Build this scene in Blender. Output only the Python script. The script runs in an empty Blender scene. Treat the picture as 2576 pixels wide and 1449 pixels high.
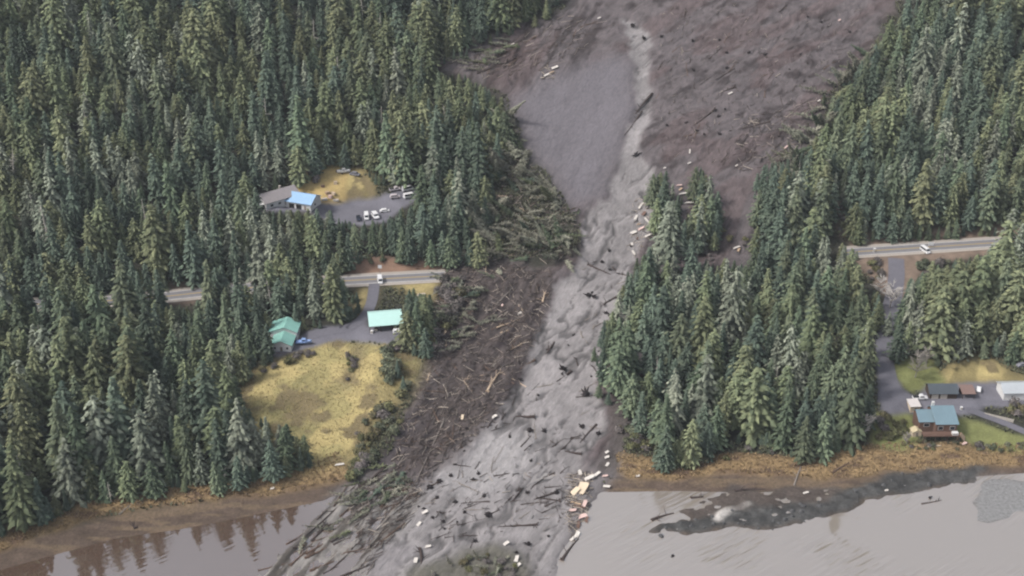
import bpy, math, random
import numpy as np
from mathutils import Vector, Matrix

# ---------------------------------------------------------------- camera, sky, sun, exposure
SC = bpy.context.scene
COL = SC.collection
CAM_H, PITCH, HALF = 300.0, math.radians(28.0), math.radians(20.0)
cam_data = bpy.data.cameras.new("camera")
cam_data.sensor_width = 36.0
cam_data.lens = 18.0 / math.tan(HALF)
cam_data.clip_start = 1.0
cam_data.clip_end = 20000.0
cam = bpy.data.objects.new("camera", cam_data)
cam.location = (0, 0, CAM_H)
cam.rotation_euler = (math.pi / 2 - PITCH, 0, 0)
COL.objects.link(cam)
SC.camera = cam

SUN_DIR = Vector((-0.62, -0.22, 0.75)).normalized()
world = bpy.data.worlds.new("World")
SC.world = world
world.use_nodes = True
wn = world.node_tree
wn.nodes.clear()
w_out = wn.nodes.new("ShaderNodeOutputWorld")
w_bg = wn.nodes.new("ShaderNodeBackground")
w_sky = wn.nodes.new("ShaderNodeTexSky")
w_hs = wn.nodes.new("ShaderNodeHueSaturation")
w_sky.sky_type = 'NISHITA'
w_sky.sun_disc = False
w_sky.sun_elevation = math.asin(SUN_DIR.z)
w_sky.sun_rotation = math.atan2(SUN_DIR.x, SUN_DIR.y)
w_sky.air_density = 1.0
w_sky.dust_density = 5.0
w_hs.inputs["Saturation"].default_value = 0.42
w_bg.inputs["Strength"].default_value = 0.112
wn.links.new(w_sky.outputs[0], w_hs.inputs["Color"])
wn.links.new(w_hs.outputs[0], w_bg.inputs["Color"])
wn.links.new(w_bg.outputs[0], w_out.inputs["Surface"])

sun_data = bpy.data.lights.new("sun", 'SUN')
sun_data.energy = 1.9
sun_data.angle = math.radians(9.0)
sun_data.color = (1.0, 0.955, 0.89)
sun = bpy.data.objects.new("sun", sun_data)
sun.rotation_euler = (-SUN_DIR).to_track_quat('-Z', 'Y').to_euler()
sun.location = (-200, 200, 500)
COL.objects.link(sun)

SC.view_settings.view_transform = 'Standard'
SC.view_settings.look = 'None'
SC.view_settings.exposure = 0.66
SC.view_settings.gamma = 1.0
SC.cycles.use_denoising = True
SC.cycles.max_bounces = 6
SC.cycles.diffuse_bounces = 3
SC.cycles.glossy_bounces = 2
SC.cycles.filter_width = 2.2

rng = np.random.default_rng(7)
random.seed(7)

# ---------------------------------------------------------------- picture <-> world (pixels of a 2576 x 1449 view of the photo)
VW, VH = 2576.0, 1449.0
FPX = VW / 2 / math.tan(HALF)
SP, CP = math.sin(PITCH), math.cos(PITCH)

def project(x, y, z):
    dz = z - CAM_H
    depth = y * CP - dz * SP
    up = y * SP + dz * CP
    return VW / 2 + x / depth * FPX, VH / 2 - up / depth * FPX, depth

def ray(px, py):
    u = (px - VW / 2) / FPX
    v = -(py - VH / 2) / FPX
    return np.array([u, CP + v * SP, -SP + v * CP])

def on_plane(px, py, z=0.0):
    d = ray(px, py)
    t = (z - CAM_H) / d[2]
    return d[0] * t, d[1] * t

def lin(c):
    c = np.asarray(c, float) / 255.0
    return np.where(c <= 0.04045, c / 12.92, ((c + 0.055) / 1.055) ** 2.4)

# ---------------------------------------------------------------- noise
def vnoise(x, y, seed=0):
    t = np.random.default_rng(1000 + seed).random((256, 256))
    xi = np.floor(x).astype(int); yi = np.floor(y).astype(int)
    fx = x - xi; fy = y - yi
    fx = fx * fx * (3 - 2 * fx); fy = fy * fy * (3 - 2 * fy)
    a = t[xi & 255, yi & 255]; b = t[(xi + 1) & 255, yi & 255]
    c = t[xi & 255, (yi + 1) & 255]; d = t[(xi + 1) & 255, (yi + 1) & 255]
    return (a * (1 - fx) + b * fx) * (1 - fy) + (c * (1 - fx) + d * fx) * fy

def fbm(x, y, seed=0, n=4):
    s = 0; a = 1.0; tot = 0
    for i in range(n):
        s = s + a * vnoise(x * 2 ** i + 17.3 * i, y * 2 ** i + 9.1 * i, seed + i)
        tot += a; a *= 0.5
    return s / tot          # 0..1

def smooth(e0, e1, v):
    t = np.clip((v - e0) / (e1 - e0), 0, 1)
    return t * t * (3 - 2 * t)

def inside(px, py, poly):
    px = np.asarray(px, float); py = np.asarray(py, float)
    r = np.zeros(px.shape, bool)
    n = len(poly)
    for i in range(n):
        x0, y0 = poly[i]; x1, y1 = poly[(i + 1) % n]
        if y0 == y1:
            continue
        c = ((y0 > py) != (y1 > py)) & (px < (x1 - x0) * (py - y0) / (y1 - y0) + x0)
        r ^= c
    return r

# ---------------------------------------------------------------- outlines of the ground's zones
SHORE_PX = [(-900, 1560), (-300, 1500), (0, 1434), (150, 1392), (300, 1352), (450, 1332), (625, 1298), (800, 1262), (1000, 1245),
            (1300, 1240), (1500, 1238), (1700, 1235), (1850, 1238), (2000, 1236), (2150, 1228), (2250, 1218), (2400, 1203),
            (2576, 1190), (2900, 1180), (3500, 1170)]
SLIDE = [(1440, -400), (1430, 0), (1385, 40), (1290, 65), (1190, 112), (1110, 148), (1080, 168), (1160, 190), (1225, 215), (1285, 240),
         (1300, 310), (1320, 370), (1340, 400), (1375, 450), (1415, 490), (1452, 530), (1462, 590), (1450, 640), (1390, 672), (1250, 660),
         (1130, 668), (1108, 700), (1100, 760), (1095, 850), (1062, 930), (1035, 1010), (1020, 1070), (985, 1140), (920, 1190), (860, 1235),
         (815, 1290), (720, 1375), (620, 1449), (480, 1700), (1560, 1700), (1420, 1449), (1420, 1410), (1450, 1350), (1478, 1290),
         (1492, 1245), (1550, 1190), (1545, 1130), (1640, 1080), (1640, 900), (1600, 700), (1700, 690), (1870, 670), (1950, 600),
         (1960, 500), (1960, 420), (2015, 385), (2062, 310), (2098, 230), (2150, 165), (2205, 100), (2225, 40), (2270, 0), (2500, -400)]
CHANNEL = [(1560, 40), (1600, 60), (1640, 90), (1632, 170), (1642, 230), (1636, 300), (1612, 350), (1618, 390), (1640, 430), (1650, 500),
           (1640, 560), (1600, 640), (1585, 690), (1555, 760), (1530, 820), (1508, 900), (1498, 980), (1520, 1050), (1520, 1080), (1470, 1140),
           (1455, 1200), (1440, 1280), (1420, 1360), (1400, 1449), (1500, 1700), (900, 1700), (1000, 1440), (1060, 1400), (960, 1380),
           (1000, 1320), (1060, 1260), (1090, 1190), (1150, 1160), (1195, 1110), (1240, 1060), (1280, 1000), (1318, 930), (1345, 860),
           (1380, 780), (1398, 715), (1470, 650), (1458, 590), (1480, 540), (1530, 480), (1565, 420), (1570, 340), (1600, 300), (1598, 200),
           (1585, 130)]
SMOOTH_MUD = [(1300, 235), (1400, 190), (1500, 150), (1580, 130), (1595, 230), (1590, 310), (1565, 400), (1520, 480), (1470, 540), (1420, 490),
              (1340, 400), (1300, 310)]
DEBRIS = [(1130, 668), (1250, 660), (1390, 680), (1375, 780), (1340, 870), (1300, 950), (1270, 1010), (1230, 1060), (1190, 1110), (1100, 1180),
          (1060, 1260), (960, 1380), (900, 1449), (620, 1449), (760, 1350), (900, 1210), (1000, 1120), (1035, 1010), (1075, 920), (1100, 760)]
LOWER_LEFT = [(860, 1235), (960, 1190), (1060, 1240), (1040, 1300), (960, 1390), (930, 1449), (860, 1700), (450, 1700), (620, 1449), (720, 1375)]
GREEN_PILE = [(1020, 1452), (1110, 1425), (1180, 1400), (1260, 1388), (1320, 1412), (1340, 1460), (1330, 1700), (1000, 1700)]
SPIT = [(1795, 1318), (1815, 1285), (1885, 1268), (1950, 1272), (2050, 1262), (2110, 1242), (2170, 1215), (2250, 1190), (2480, 1175),
        (2460, 1215), (2400, 1222), (2300, 1240), (2250, 1247), (2170, 1262), (2140, 1290), (2050, 1318), (1950, 1332), (1880, 1346),
        (1850, 1332)]
MOUND = [(1618, 1352), (1660, 1330), (1700, 1317), (1750, 1306), (1795, 1298), (1845, 1305), (1860, 1336), (1800, 1340), (1730, 1350)]
FLATS = [(1825, 1232), (1960, 1236), (2050, 1240), (2130, 1232), (2110, 1250), (2040, 1268), (1950, 1276), (1885, 1272), (1830, 1285), (1740, 1300), (1690, 1296), (1760, 1262)]
PALE_BAR = [(1795, 1318), (1803, 1292), (1830, 1276), (1888, 1264), (1888, 1274), (1840, 1288), (1818, 1308), (1815, 1324)]
PLUME = [(2440, 1318), (2452, 1262), (2475, 1215), (2520, 1205), (2576, 1215), (2700, 1220), (2700, 1300), (2560, 1312), (2500, 1330)]
BANK_L = [(-900, 1530), (-300, 1462), (0, 1335), (170, 1275), (250, 1250), (400, 1222), (600, 1213), (740, 1180), (850, 1140), (890, 1200),
          (700, 1247), (550, 1255), (400, 1272), (200, 1312), (0, 1388), (-300, 1500), (-900, 1560)]
BANK_R = [(1535, 1130), (1640, 1150), (1700, 1180), (1800, 1145), (1900, 1140), (2000, 1150), (2100, 1125), (2250, 1110), (2576, 1120),
          (3200, 1120), (3200, 1190), (2900, 1182), (2576, 1172), (2450, 1176), (2250, 1186), (2150, 1200), (2060, 1212), (2000, 1202),
          (1900, 1194), (1800, 1190), (1700, 1210), (1600, 1202), (1535, 1190)]
YELLOW_HILL = [(595, 970), (640, 925), (690, 905), (750, 880), (850, 855), (905, 862), (960, 872), (1010, 870), (1062, 905), (1060, 950),
               (1010, 1010), (960, 1060), (930, 1110), (880, 1165), (780, 1178), (745, 1180), (700, 1120), (600, 1060)]
CLEARING = [(755, 520), (740, 470), (760, 440), (800, 425), (850, 415), (905, 420), (935, 455), (950, 485), (945, 505), (850, 512), (800, 530)]
TAN_STRIP = [(985, 722), (1000, 712), (1110, 700), (1100, 740), (1070, 760), (1040, 735)]
TAN_STRIP_B = [(895, 725), (940, 722), (915, 800), (900, 790)]
YELLOW_MOUND = [(2358, 965), (2362, 935), (2400, 912), (2450, 895), (2500, 905), (2535, 935), (2600, 950), (2600, 968), (2500, 968)]
LAWN = [(2405, 1040), (2440, 1050), (2480, 1065), (2530, 1085), (2576, 1100), (2760, 1120), (2760, 1150), (2576, 1138), (2500, 1135),
        (2420, 1110), (2390, 1080)]
LAWN_B = [(2240, 905), (2340, 900), (2380, 960), (2340, 985), (2290, 990), (2255, 960)]
ROUGH_GRASS = [(2205, 1040), (2290, 1030), (2300, 1060), (2310, 1110), (2280, 1135), (2190, 1120)]
YARD_TOP = [(640, 530), (760, 505), (845, 510), (945, 500), (1000, 480), (1050, 470), (1055, 500), (1000, 530), (975, 560), (900, 570),
            (840, 560), (780, 535)]
YARD_MID = [(740, 850), (790, 828), (880, 815), (920, 800), (925, 822), (1010, 810), (1020, 850), (980, 872), (900, 858), (850, 856), (760, 882),
            (690, 900), (680, 870)]
YARD_R = [(2210, 840), (2240, 840), (2240, 930), (2262, 970), (2300, 1000), (2340, 970), (2440, 962), (2600, 965), (2700, 990), (2700, 1020),
          (2480, 1025), (2430, 1045), (2340, 1050), (2290, 1038), (2225, 1050), (2205, 1000)]
RED_EARTH = [(865, 690), (880, 658), (960, 655), (1035, 660), (1115, 664), (1110, 685), (960, 694)]
ROAD_EARTH = [(2120, 640), (2160, 600), (2576, 572), (2700, 572), (2700, 640), (2340, 660), (2300, 700), (2285, 760), (2220, 740), (2150, 665)]
ROAD_EARTH_B = [(400, 770), (410, 720), (490, 712), (495, 765)]
SCAR_GAP = [(2100, 500), (2150, 520), (2155, 610), (2110, 600)]

FORESTS = {
 'uphill': [(-400, -500), (1445, -500), (1432, 0), (1370, 48), (1290, 78), (1190, 125), (1100, 160), (1075, 168), (1140, 178), (1200, 195), (1270, 240),
            (1285, 310), (1275, 360), (1250, 420), (1240, 480), (1230, 560), (1215, 640), (1200, 662), (1110, 664), (1030, 655), (960, 648),
            (880, 655), (868, 690), (480, 712), (415, 720), (-400, 760)],
 'shore': [(-400, 758), (415, 722), (418, 762), (480, 764), (485, 715), (700, 700), (868, 690), (885, 722), (908, 745), (914, 790), (880, 812), (790, 822),
           (746, 822), (738, 800), (680, 800), (682, 850), (694, 885), (690, 905), (630, 920), (600, 955), (604, 1010), (650, 1050), (710, 1060),
           (772, 1105), (775, 1165), (740, 1182), (600, 1217), (400, 1226), (250, 1254), (170, 1280), (0, 1342), (-400, 1490)],
 'island': [(1640, 500), (1642, 425), (1660, 415), (1690, 440), (1712, 500), (1720, 535), (1750, 535), (1745, 470), (1738, 425), (1760, 415), (1795, 450),
            (1822, 520), (1815, 600), (1780, 640), (1700, 690), (1600, 680), (1612, 640), (1640, 600)],
 'point': [(1582, 680), (1612, 640), (1700, 655), (1780, 650), (1860, 655), (1895, 560), (1920, 540), (2100, 600), (2150, 630), (2160, 690), (2200, 720),
           (2215, 760), (2212, 840), (2202, 900), (2200, 1000), (2205, 1050), (2190, 1100), (2130, 1115), (2040, 1145), (1990, 1150), (1900, 1110),
           (1820, 1110), (1710, 1180), (1680, 1196), (1650, 1150), (1620, 1080), (1580, 1030), (1518, 1012), (1492, 950), (1490, 880), (1520, 810),
           (1550, 740)],
 'slope': [(2260, -500), (2275, 0), (2225, 70), (2150, 180), (2095, 250), (2065, 320), (2020, 385), (1920, 400), (1895, 440), (1890, 500), (1905, 560),
           (2100, 610), (2110, 540), (2145, 545), (2150, 606), (2300, 602), (2520, 594), (2600, 585), (3000, 560), (3000, -500)],
 'roadside': [(2290, 690), (2345, 668), (2420, 650), (2520, 620), (2545, 560), (2600, 540), (3000, 540), (3000, 900), (2600, 905), (2540, 905), (2450, 888),
              (2380, 905), (2330, 905), (2260, 905), (2242, 850), (2262, 800), (2262, 740)],
 'garage': [(1018, 735), (1050, 715), (1085, 740), (1100, 800), (1090, 860), (1050, 905), (1018, 870), (1022, 800)],
}

# ---------------------------------------------------------------- terrain
sh = np.array([on_plane(px, py) for px, py in SHORE_PX])
def shore_y(x):
    return np.interp(x, sh[:, 0], sh[:, 1])

def base_z(x, y):
    x = np.asarray(x, float); y = np.asarray(y, float)
    d = y - shore_y(x)
    z = np.interp(d, [-400, -60, -25, 0, 9, 16, 60, 128, 150, 200, 320, 500, 900, 2000, 6000],
                  [-12, -3.0, -1.4, 0, 0.9, 2.3, 8.0, 16.5, 20.0, 36.0, 82.0, 160.0, 330.0, 700.0, 900.0])
    amp = smooth(10, 60, d)
    z = z + amp * (fbm(x / 70.0 + 50, y / 70.0 + 50, 3, 3) - 0.5) * 7.0
    return z

def march(px, py, zf):
    d = ray(px, py)
    t = np.arange(300.0, 1500.0, 0.5)
    p = d[None, :] * t[:, None]
    p[:, 2] += CAM_H
    below = p[:, 2] <= np.maximum(zf(p[:, 0], p[:, 1]), 0.0)
    i = int(np.argmax(below)) if below.any() else len(t) - 1
    a, b = t[max(i - 1, 0)], t[i]
    for _ in range(12):
        m = 0.5 * (a + b)
        q = d * m
        if q[2] + CAM_H <= max(float(zf(np.array([q[0]]), np.array([q[1]]))[0]), 0.0):
            b = m
        else:
            a = m
    q = d * b
    return np.array([q[0], q[1], q[2] + CAM_H])

# road centre line (metres) and level pads under the buildings
ROAD_PX = [(-500, 790), (0, 770), (380, 752), (450, 742), (640, 722), (880, 706), (1000, 700), (1115, 694), (1500, 672), (1800, 660), (2150, 634),
           (2340, 622), (2576, 606), (3000, 585)]
road_pts = np.array([march(px, py, base_z) for px, py in ROAD_PX])
road_pts = road_pts[np.argsort(road_pts[:, 0])]
xs_r = np.arange(-400, 400.1, 4.0)
road_line = np.stack([xs_r, np.interp(xs_r, road_pts[:, 0], road_pts[:, 1]), np.interp(xs_r, road_pts[:, 0], road_pts[:, 2])], 1)
for _ in range(10):
    road_line[1:-1, 1:] = (road_line[:-2, 1:] + road_line[1:-1, 1:] + road_line[2:, 1:]) / 3

PADS = {}
for nm, px, py, r in [('grey_house', 700, 505, 12), ('blue_roof', 760, 512, 9), ('turquoise_house', 712, 868, 9), ('carport', 975, 832, 9),
                      ('shore_house', 2355, 1072, 12), ('dark_garage', 2380, 1004, 11), ('edge_building', 2555, 1005, 10), ('yard', 905, 545, 14)]:
    q = march(px, py, base_z)
    PADS[nm] = (q[0], q[1], q[2], r)

def flat_z(x, y):
    z = base_z(x, y)
    rz = np.interp(x, road_line[:, 0], road_line[:, 2]); ry = np.interp(x, road_line[:, 0], road_line[:, 1])
    w = 1 - smooth(7.0, 15.0, np.abs(y - ry))
    z = z * (1 - w) + rz * w
    for (cx, cy, cz, r) in PADS.values():
        w = 1 - smooth(r * 0.75, r * 1.5, np.hypot(x - cx, y - cy))
        z = z * (1 - w) + cz * w
    return z

STEP = 0.9
GX = np.arange(-378, 378.01, STEP); GY = np.arange(316, 900.01, STEP)
NX, NY = len(GX), len(GY)
X, Y = np.meshgrid(GX, GY)                        # [iy, ix]
Z = flat_z(X, Y)
PX, PY, _d = project(X, Y, Z)
jx = (fbm(X / 9, Y / 9, 21, 3) - 0.5) * 46 + (fbm(X / 2.5, Y / 2.5, 24, 2) - 0.5) * 16
jy = (fbm(X / 9, Y / 9, 31, 3) - 0.5) * 30 + (fbm(X / 2.5, Y / 2.5, 34, 2) - 0.5) * 12
def zone(poly, jit=1.0):
    return inside(PX + jx * jit, PY + jy * jit, poly)

def blur(m, r=1, n=2):
    m = m.astype(float)
    for _ in range(n):
        for ax in (0, 1):
            acc = m.copy()
            for k in range(1, r + 1):
                acc += np.roll(m, k, ax) + np.roll(m, -k, ax)
            m = acc / (2 * r + 1)
    return m

# flow frame of the slide: u runs downhill along the flow, v across it
FU = np.array([-0.42, -0.907]); FV = np.array([0.907, -0.42])
U = X * FU[0] + Y * FU[1]; V_ = X * FV[0] + Y * FV[1]

U2 = -0.76 * X - 0.65 * Y; V2 = 0.65 * X - 0.76 * Y
w_up = smooth(20, 60, Y - np.interp(X, road_line[:, 0], road_line[:, 1])) * smooth(25, 75, X)
def flow(su, sv, seed, n):
    return fbm(U / su, V_ / sv, seed, n) * (1 - w_up) + fbm(U2 / su, V2 / sv, seed, n) * w_up
m_slide = zone(SLIDE)
m_chan = zone(CHANNEL, 0.8) & m_slide
m_smooth = zone(SMOOTH_MUD, 1.5) & m_slide & ~m_chan
m_deb = zone(DEBRIS, 1.2) & m_slide & ~m_chan
m_low = zone(LOWER_LEFT, 1.3) & m_slide
m_pile = zone(GREEN_PILE, 1.0) & m_slide
m_flat = zone(FLATS, 1.6)
m_spit = (zone(SPIT, 0.9) | zone(MOUND, 0.8) | m_flat)
m_pale = zone(PALE_BAR, 0.15)
m_plume = zone(PLUME, 1.5)
m_bank = (zone(BANK_L, 0.5) | zone(BANK_R, 0.6)) & ~m_slide
m_grass = (zone(YELLOW_HILL, 0.6) | zone(CLEARING, 0.3) | zone(TAN_STRIP, 0.3) | zone(TAN_STRIP_B, 0.2) | zone(YELLOW_MOUND, 0.3)) & ~m_slide
m_lawn = (zone(LAWN, 0.3) | zone(LAWN_B, 0.3) | zone(ROUGH_GRASS, 0.5)) & ~m_slide
m_yard = (zone(YARD_TOP, 0.3) | zone(YARD_MID, 0.3) | zone(YARD_R, 0.25)) & ~m_slide
m_earth = (zone(RED_EARTH, 0.3) | zone(ROAD_EARTH, 0.6) | zone(ROAD_EARTH_B, 0.3) | zone(SCAR_GAP, 0.4)) & ~m_slide
ry_ = np.interp(X, road_line[:, 0], road_line[:, 1])

# heights
b_sl = blur(m_slide, 2, 3); b_ch = blur(m_chan, 2, 3); b_sm = blur(m_smooth, 3, 3); b_low = blur(m_low, 2, 2); b_deb = blur(m_deb, 2, 3)
rough = b_sl * (1 - 0.75 * b_sm)
lump = flow(14.0, 2.6, 41, 4) - 0.5
lump2 = fbm(X / 2.6, Y / 2.6, 45, 3) - 0.5
fan_d = Y - shore_y(X)
sea = 1 - smooth(-2, 22, fan_d)                  # 1 out over the water
fan = 0.55 + 0.5 * smooth(-45, 0, fan_d) + (fbm(U / 14, V_ / 6, 52, 3) - 0.5) * 0.9
Z = np.where(m_slide, Z * (1 - b_sl * sea) + fan * b_sl * sea, Z)
Z = Z + rough * (1 - 0.55 * sea) * (lump * 1.7 + lump2 * 1.0) * (0.75 + 0.8 * b_deb - 0.55 * b_ch - 0.3 * w_up)
Z = Z + b_sm * (fbm(X / 12, Y / 12, 48, 3) - 0.5) * 0.8
wu = fbm(X / 14, Y / 14, 211, 3) - 0.5; wv_ = fbm(X / 14, Y / 14, 215, 3) - 0.5
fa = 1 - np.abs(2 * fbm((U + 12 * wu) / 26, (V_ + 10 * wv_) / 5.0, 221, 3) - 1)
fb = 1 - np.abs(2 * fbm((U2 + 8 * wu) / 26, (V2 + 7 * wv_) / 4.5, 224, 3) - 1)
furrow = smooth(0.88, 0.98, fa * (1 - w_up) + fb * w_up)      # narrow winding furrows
swirl = fbm((U + 26 * wu) / 12, (V_ + 26 * wv_) / 7, 231, 4)
Z = Z - b_ch * (1 - sea) * 1.3 + b_ch * ((swirl - 0.5) * 0.8 - 0.75 * furrow + lump2 * 0.3) * (1 - 0.45 * sea)
Z = Z - (b_sl - b_ch - b_sm).clip(0, 1) * furrow * 0.6 * (1 - sea)
Z = Z + b_low * sea * ((fbm(U / 12.0, V_ / 3.0, 61, 3) - 0.5) * 3.0 - 0.55)
b_pile = blur(m_pile, 2, 2)
Z = Z + b_pile * (0.8 + 1.2 * lump2)
b_spit = blur(m_spit, 1, 2) - 0.32 * blur(m_flat, 2, 2)
Z = np.maximum(Z, np.where(b_spit > 0.02, -0.6 + b_spit * 1.2 + (lump2 * 1.6 + (fbm(X / 5, Y / 4, 66, 3) - 0.5) * 1.6) * b_spit, -99))
b_plume = blur(m_plume, 2, 2)
Z = np.maximum(Z, np.where(b_plume > 0.02, -0.25 + b_plume * 0.34 + (fbm(X / 9, Y / 6, 67, 3) - 0.5) * 0.3, -99))
b_pale = blur(m_pale, 1, 1)
Z = np.maximum(Z, np.where(b_pale > 0.05, -0.3 + b_pale * 1.5, -99))
b_gr = blur(m_grass | m_bank | m_lawn, 2, 2)
Z = Z + blur(zone(YELLOW_HILL, 0.6), 6, 3) * (fbm(X / 16, Y / 16, 75, 2) - 0.4) * 4.0
Z = Z + b_gr * (lump2 * 0.5 + (fbm(X / 6, Y / 6, 71, 2) - 0.5) * 0.7) * (1 - 0.8 * blur(m_lawn, 2, 2))
road_w = 1 - smooth(6.5, 8.0, np.abs(Y - ry_))
Z = np.where((road_w > 0) & ~m_slide, Z * (1 - road_w) + flat_z(X, Y) * road_w, Z)
cutb = smooth(6.0, 11.0, Y - ry_) * (1 - smooth(14.0, 26.0, Y - ry_))
Z = Z + np.where(m_slide, 0, cutb * 1.6)

def height(x, y):
    x = np.asarray(x, float); y = np.asarray(y, float)
    fx = np.clip((x - GX[0]) / STEP, 0, NX - 1.001); fy = np.clip((y - GY[0]) / STEP, 0, NY - 1.001)
    i = fx.astype(int); j = fy.astype(int)
    a = fx - i; b = fy - j
    return (Z[j, i] * (1 - a) + Z[j, i + 1] * a) * (1 - b) + (Z[j + 1, i] * (1 - a) + Z[j + 1, i + 1] * a) * b

def at(px, py):
    """the point of the ground (or water) seen at that pixel of the 2576 x 1449 view"""
    return march(px, py, height)

def hz(x, y):
    return float(height(np.array([x]), np.array([y]))[0])

# ---------------------------------------------------------------- ground colours (real surface colours of each zone)
K = 1.25
def alb(c):
    return lin(c) / K
ALB = np.zeros((NY, NX, 3))
ALB[:] = alb((62, 62, 55))
soil = fbm(X / 5, Y / 5, 81, 4)
ALB *= (0.65 + 0.7 * soil)[..., None]
def paint(w, c):
    global ALB
    w = np.clip(w, 0, 1)[..., None]
    ALB = ALB * (1 - w) + np.asarray(c) * w
n1 = flow(24, 2.8, 91, 4) * (1 - 0.55 * w_up) + fbm(X / 7, Y / 5, 93, 4) * 0.55 * w_up; n2 = fbm(X / 3.0, Y / 3.0, 95, 3); n3 = flow(34, 9, 99, 4); n4 = fbm(U / 5.0, V_ / 1.3, 103, 3)
mudflat = (1 - smooth(1.0, 2.0, base_z(X, Y))) * (1 - b_sl)
paint(mudflat, alb((96, 83, 74))[None, None] * (0.6 + 0.8 * fbm(X / 3.5, Y / 2, 131, 4))[..., None])
paint(mudflat * smooth(0.52, 0.62, fbm(X / 12, Y / 2.5, 135, 3)) * 0.7, alb((122, 106, 88)))
paint(blur(m_bank, 1, 2), (alb((148, 126, 94))[None, None] * (0.72 + 0.6 * n2[..., None]) * np.array([1, 1, 1.0])))
paint(blur(m_bank, 1, 2) * smooth(0.52, 0.66, fbm(X / 7, Y / 3, 111, 3)), alb((104, 86, 73)))
dark_s = smooth(0.5, 0.66, n1)[..., None]; red_s = smooth(0.5, 0.62, n3)[..., None]
mud = alb((104, 97, 99)) * (1 - dark_s) + alb((70, 63, 64)) * dark_s
mud = mud * (1 - 0.45 * red_s) + alb((100, 84, 84)) * 0.45 * red_s
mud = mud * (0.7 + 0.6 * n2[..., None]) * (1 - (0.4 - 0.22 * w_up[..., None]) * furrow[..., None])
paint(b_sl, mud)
paint(blur(m_smooth, 5, 3), alb((113, 109, 115))[None, None] * (0.76 + 0.30 * n3[..., None] + 0.22 * n1[..., None]) * (1 - 0.14 * furrow[..., None]))
deb = alb((86, 78, 77)) * (1 - dark_s) + alb((58, 51, 53)) * dark_s
deb = deb * (0.7 + 0.6 * n4[..., None])
paint(b_sl * sea, alb((136, 132, 134))[None, None] * (0.75 + 0.5 * n1[..., None]))
paint(b_deb * (1 - 0.9 * sea), deb)
ch = alb((142, 138, 139))[None, None] * (0.78 + 0.34 * smooth(0.28, 0.72, swirl)[..., None] + 0.1 * n1[..., None])
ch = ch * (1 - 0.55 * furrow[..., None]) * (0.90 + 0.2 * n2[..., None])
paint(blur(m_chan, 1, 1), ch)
dry = zone([(1200, 1100), (1290, 1080), (1350, 1110), (1340, 1180), (1280, 1230), (1180, 1262), (1100, 1240), (1110, 1190)], 1.2)
paint(blur(dry, 4, 3) * 0.8, alb((168, 165, 166))[None, None] * (0.9 + 0.2 * n3[..., None]))
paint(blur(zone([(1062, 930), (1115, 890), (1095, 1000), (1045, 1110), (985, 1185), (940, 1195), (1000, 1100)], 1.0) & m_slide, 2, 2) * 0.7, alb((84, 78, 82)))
lowc = alb((140, 136, 133)) * (1 - dark_s) + alb((84, 79, 75)) * dark_s
paint(blur(zone([(1535, 990), (1660, 1030), (1680, 1120), (1560, 1180), (1500, 1200), (1530, 1080)], 0.8) & m_slide & ~m_chan, 2, 2), alb((86, 80, 78))[None, None] * (0.7 + 0.6 * n2[..., None]))
paint(b_low, lowc * (0.75 + 0.5 * n4[..., None]))
paint(b_pile * 0.8, alb((92, 90, 78)))
paint(b_spit, alb((80, 80, 80))[None, None] * (0.4 + 1.1 * n2[..., None]))
paint(b_pale * 1.6, alb((196, 192, 188)))
paint(blur(m_flat, 1, 2), alb((88, 80, 76))[None, None] * (0.7 + 0.6 * n2[..., None]))
paint(b_plume * 1.2, alb((138, 138, 139)))
g = alb((186, 170, 120)) * (1 - red_s) + alb((150, 138, 98)) * red_s
g = g * (0.72 + 0.36 * n2[..., None] + 0.2 * fbm((X + Y) / 6, (X - Y) / 20, 137, 3)[..., None])
paint(blur(m_grass, 3, 3), g)
paint(blur(zone(YELLOW_HILL, 1.0), 3, 3) * smooth(0.5, 0.62, fbm(X / 11, Y / 11, 125, 3)) * 0.35, alb((132, 134, 92)))
paint(blur(zone([(885, 868), (915, 868), (905, 930), (880, 985), (862, 980), (880, 920)], 0.6), 2, 2) * 0.8, alb((112, 102, 84)))
paint(blur(m_grass, 1, 2) * smooth(0.55, 0.64, fbm(X / 8, Y / 8, 121, 4)), alb((128, 116, 88)))
paint(blur(zone(CLEARING, 0.3), 1, 2) * smooth(-165, -150, -np.abs(X + 93) * 5 - 75), alb((186, 164, 114)))
paint(blur(m_lawn, 1, 2), alb((130, 134, 88))[None, None] * (0.75 + 0.5 * n2[..., None]))
paint(blur(m_yard, 1, 1), alb((118, 117, 126))[None, None] * (0.85 + 0.3 * n2[..., None]))
paint(blur(m_earth, 1, 2), (alb((132, 116, 104))[None, None] * (0.65 + 0.7 * n2[..., None])))
paint(blur(zone(RED_EARTH, 0.3), 1, 2), (alb((142, 116, 100))[None, None] * (0.75 + 0.5 * n2[..., None])))

# ---------------------------------------------------------------- materials
MATS = {}
def nodes_of(name):
    m = bpy.data.materials.new(name)
    m.use_nodes = True
    nt = m.node_tree
    b = nt.nodes["Principled BSDF"]
    return m, nt, b

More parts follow.
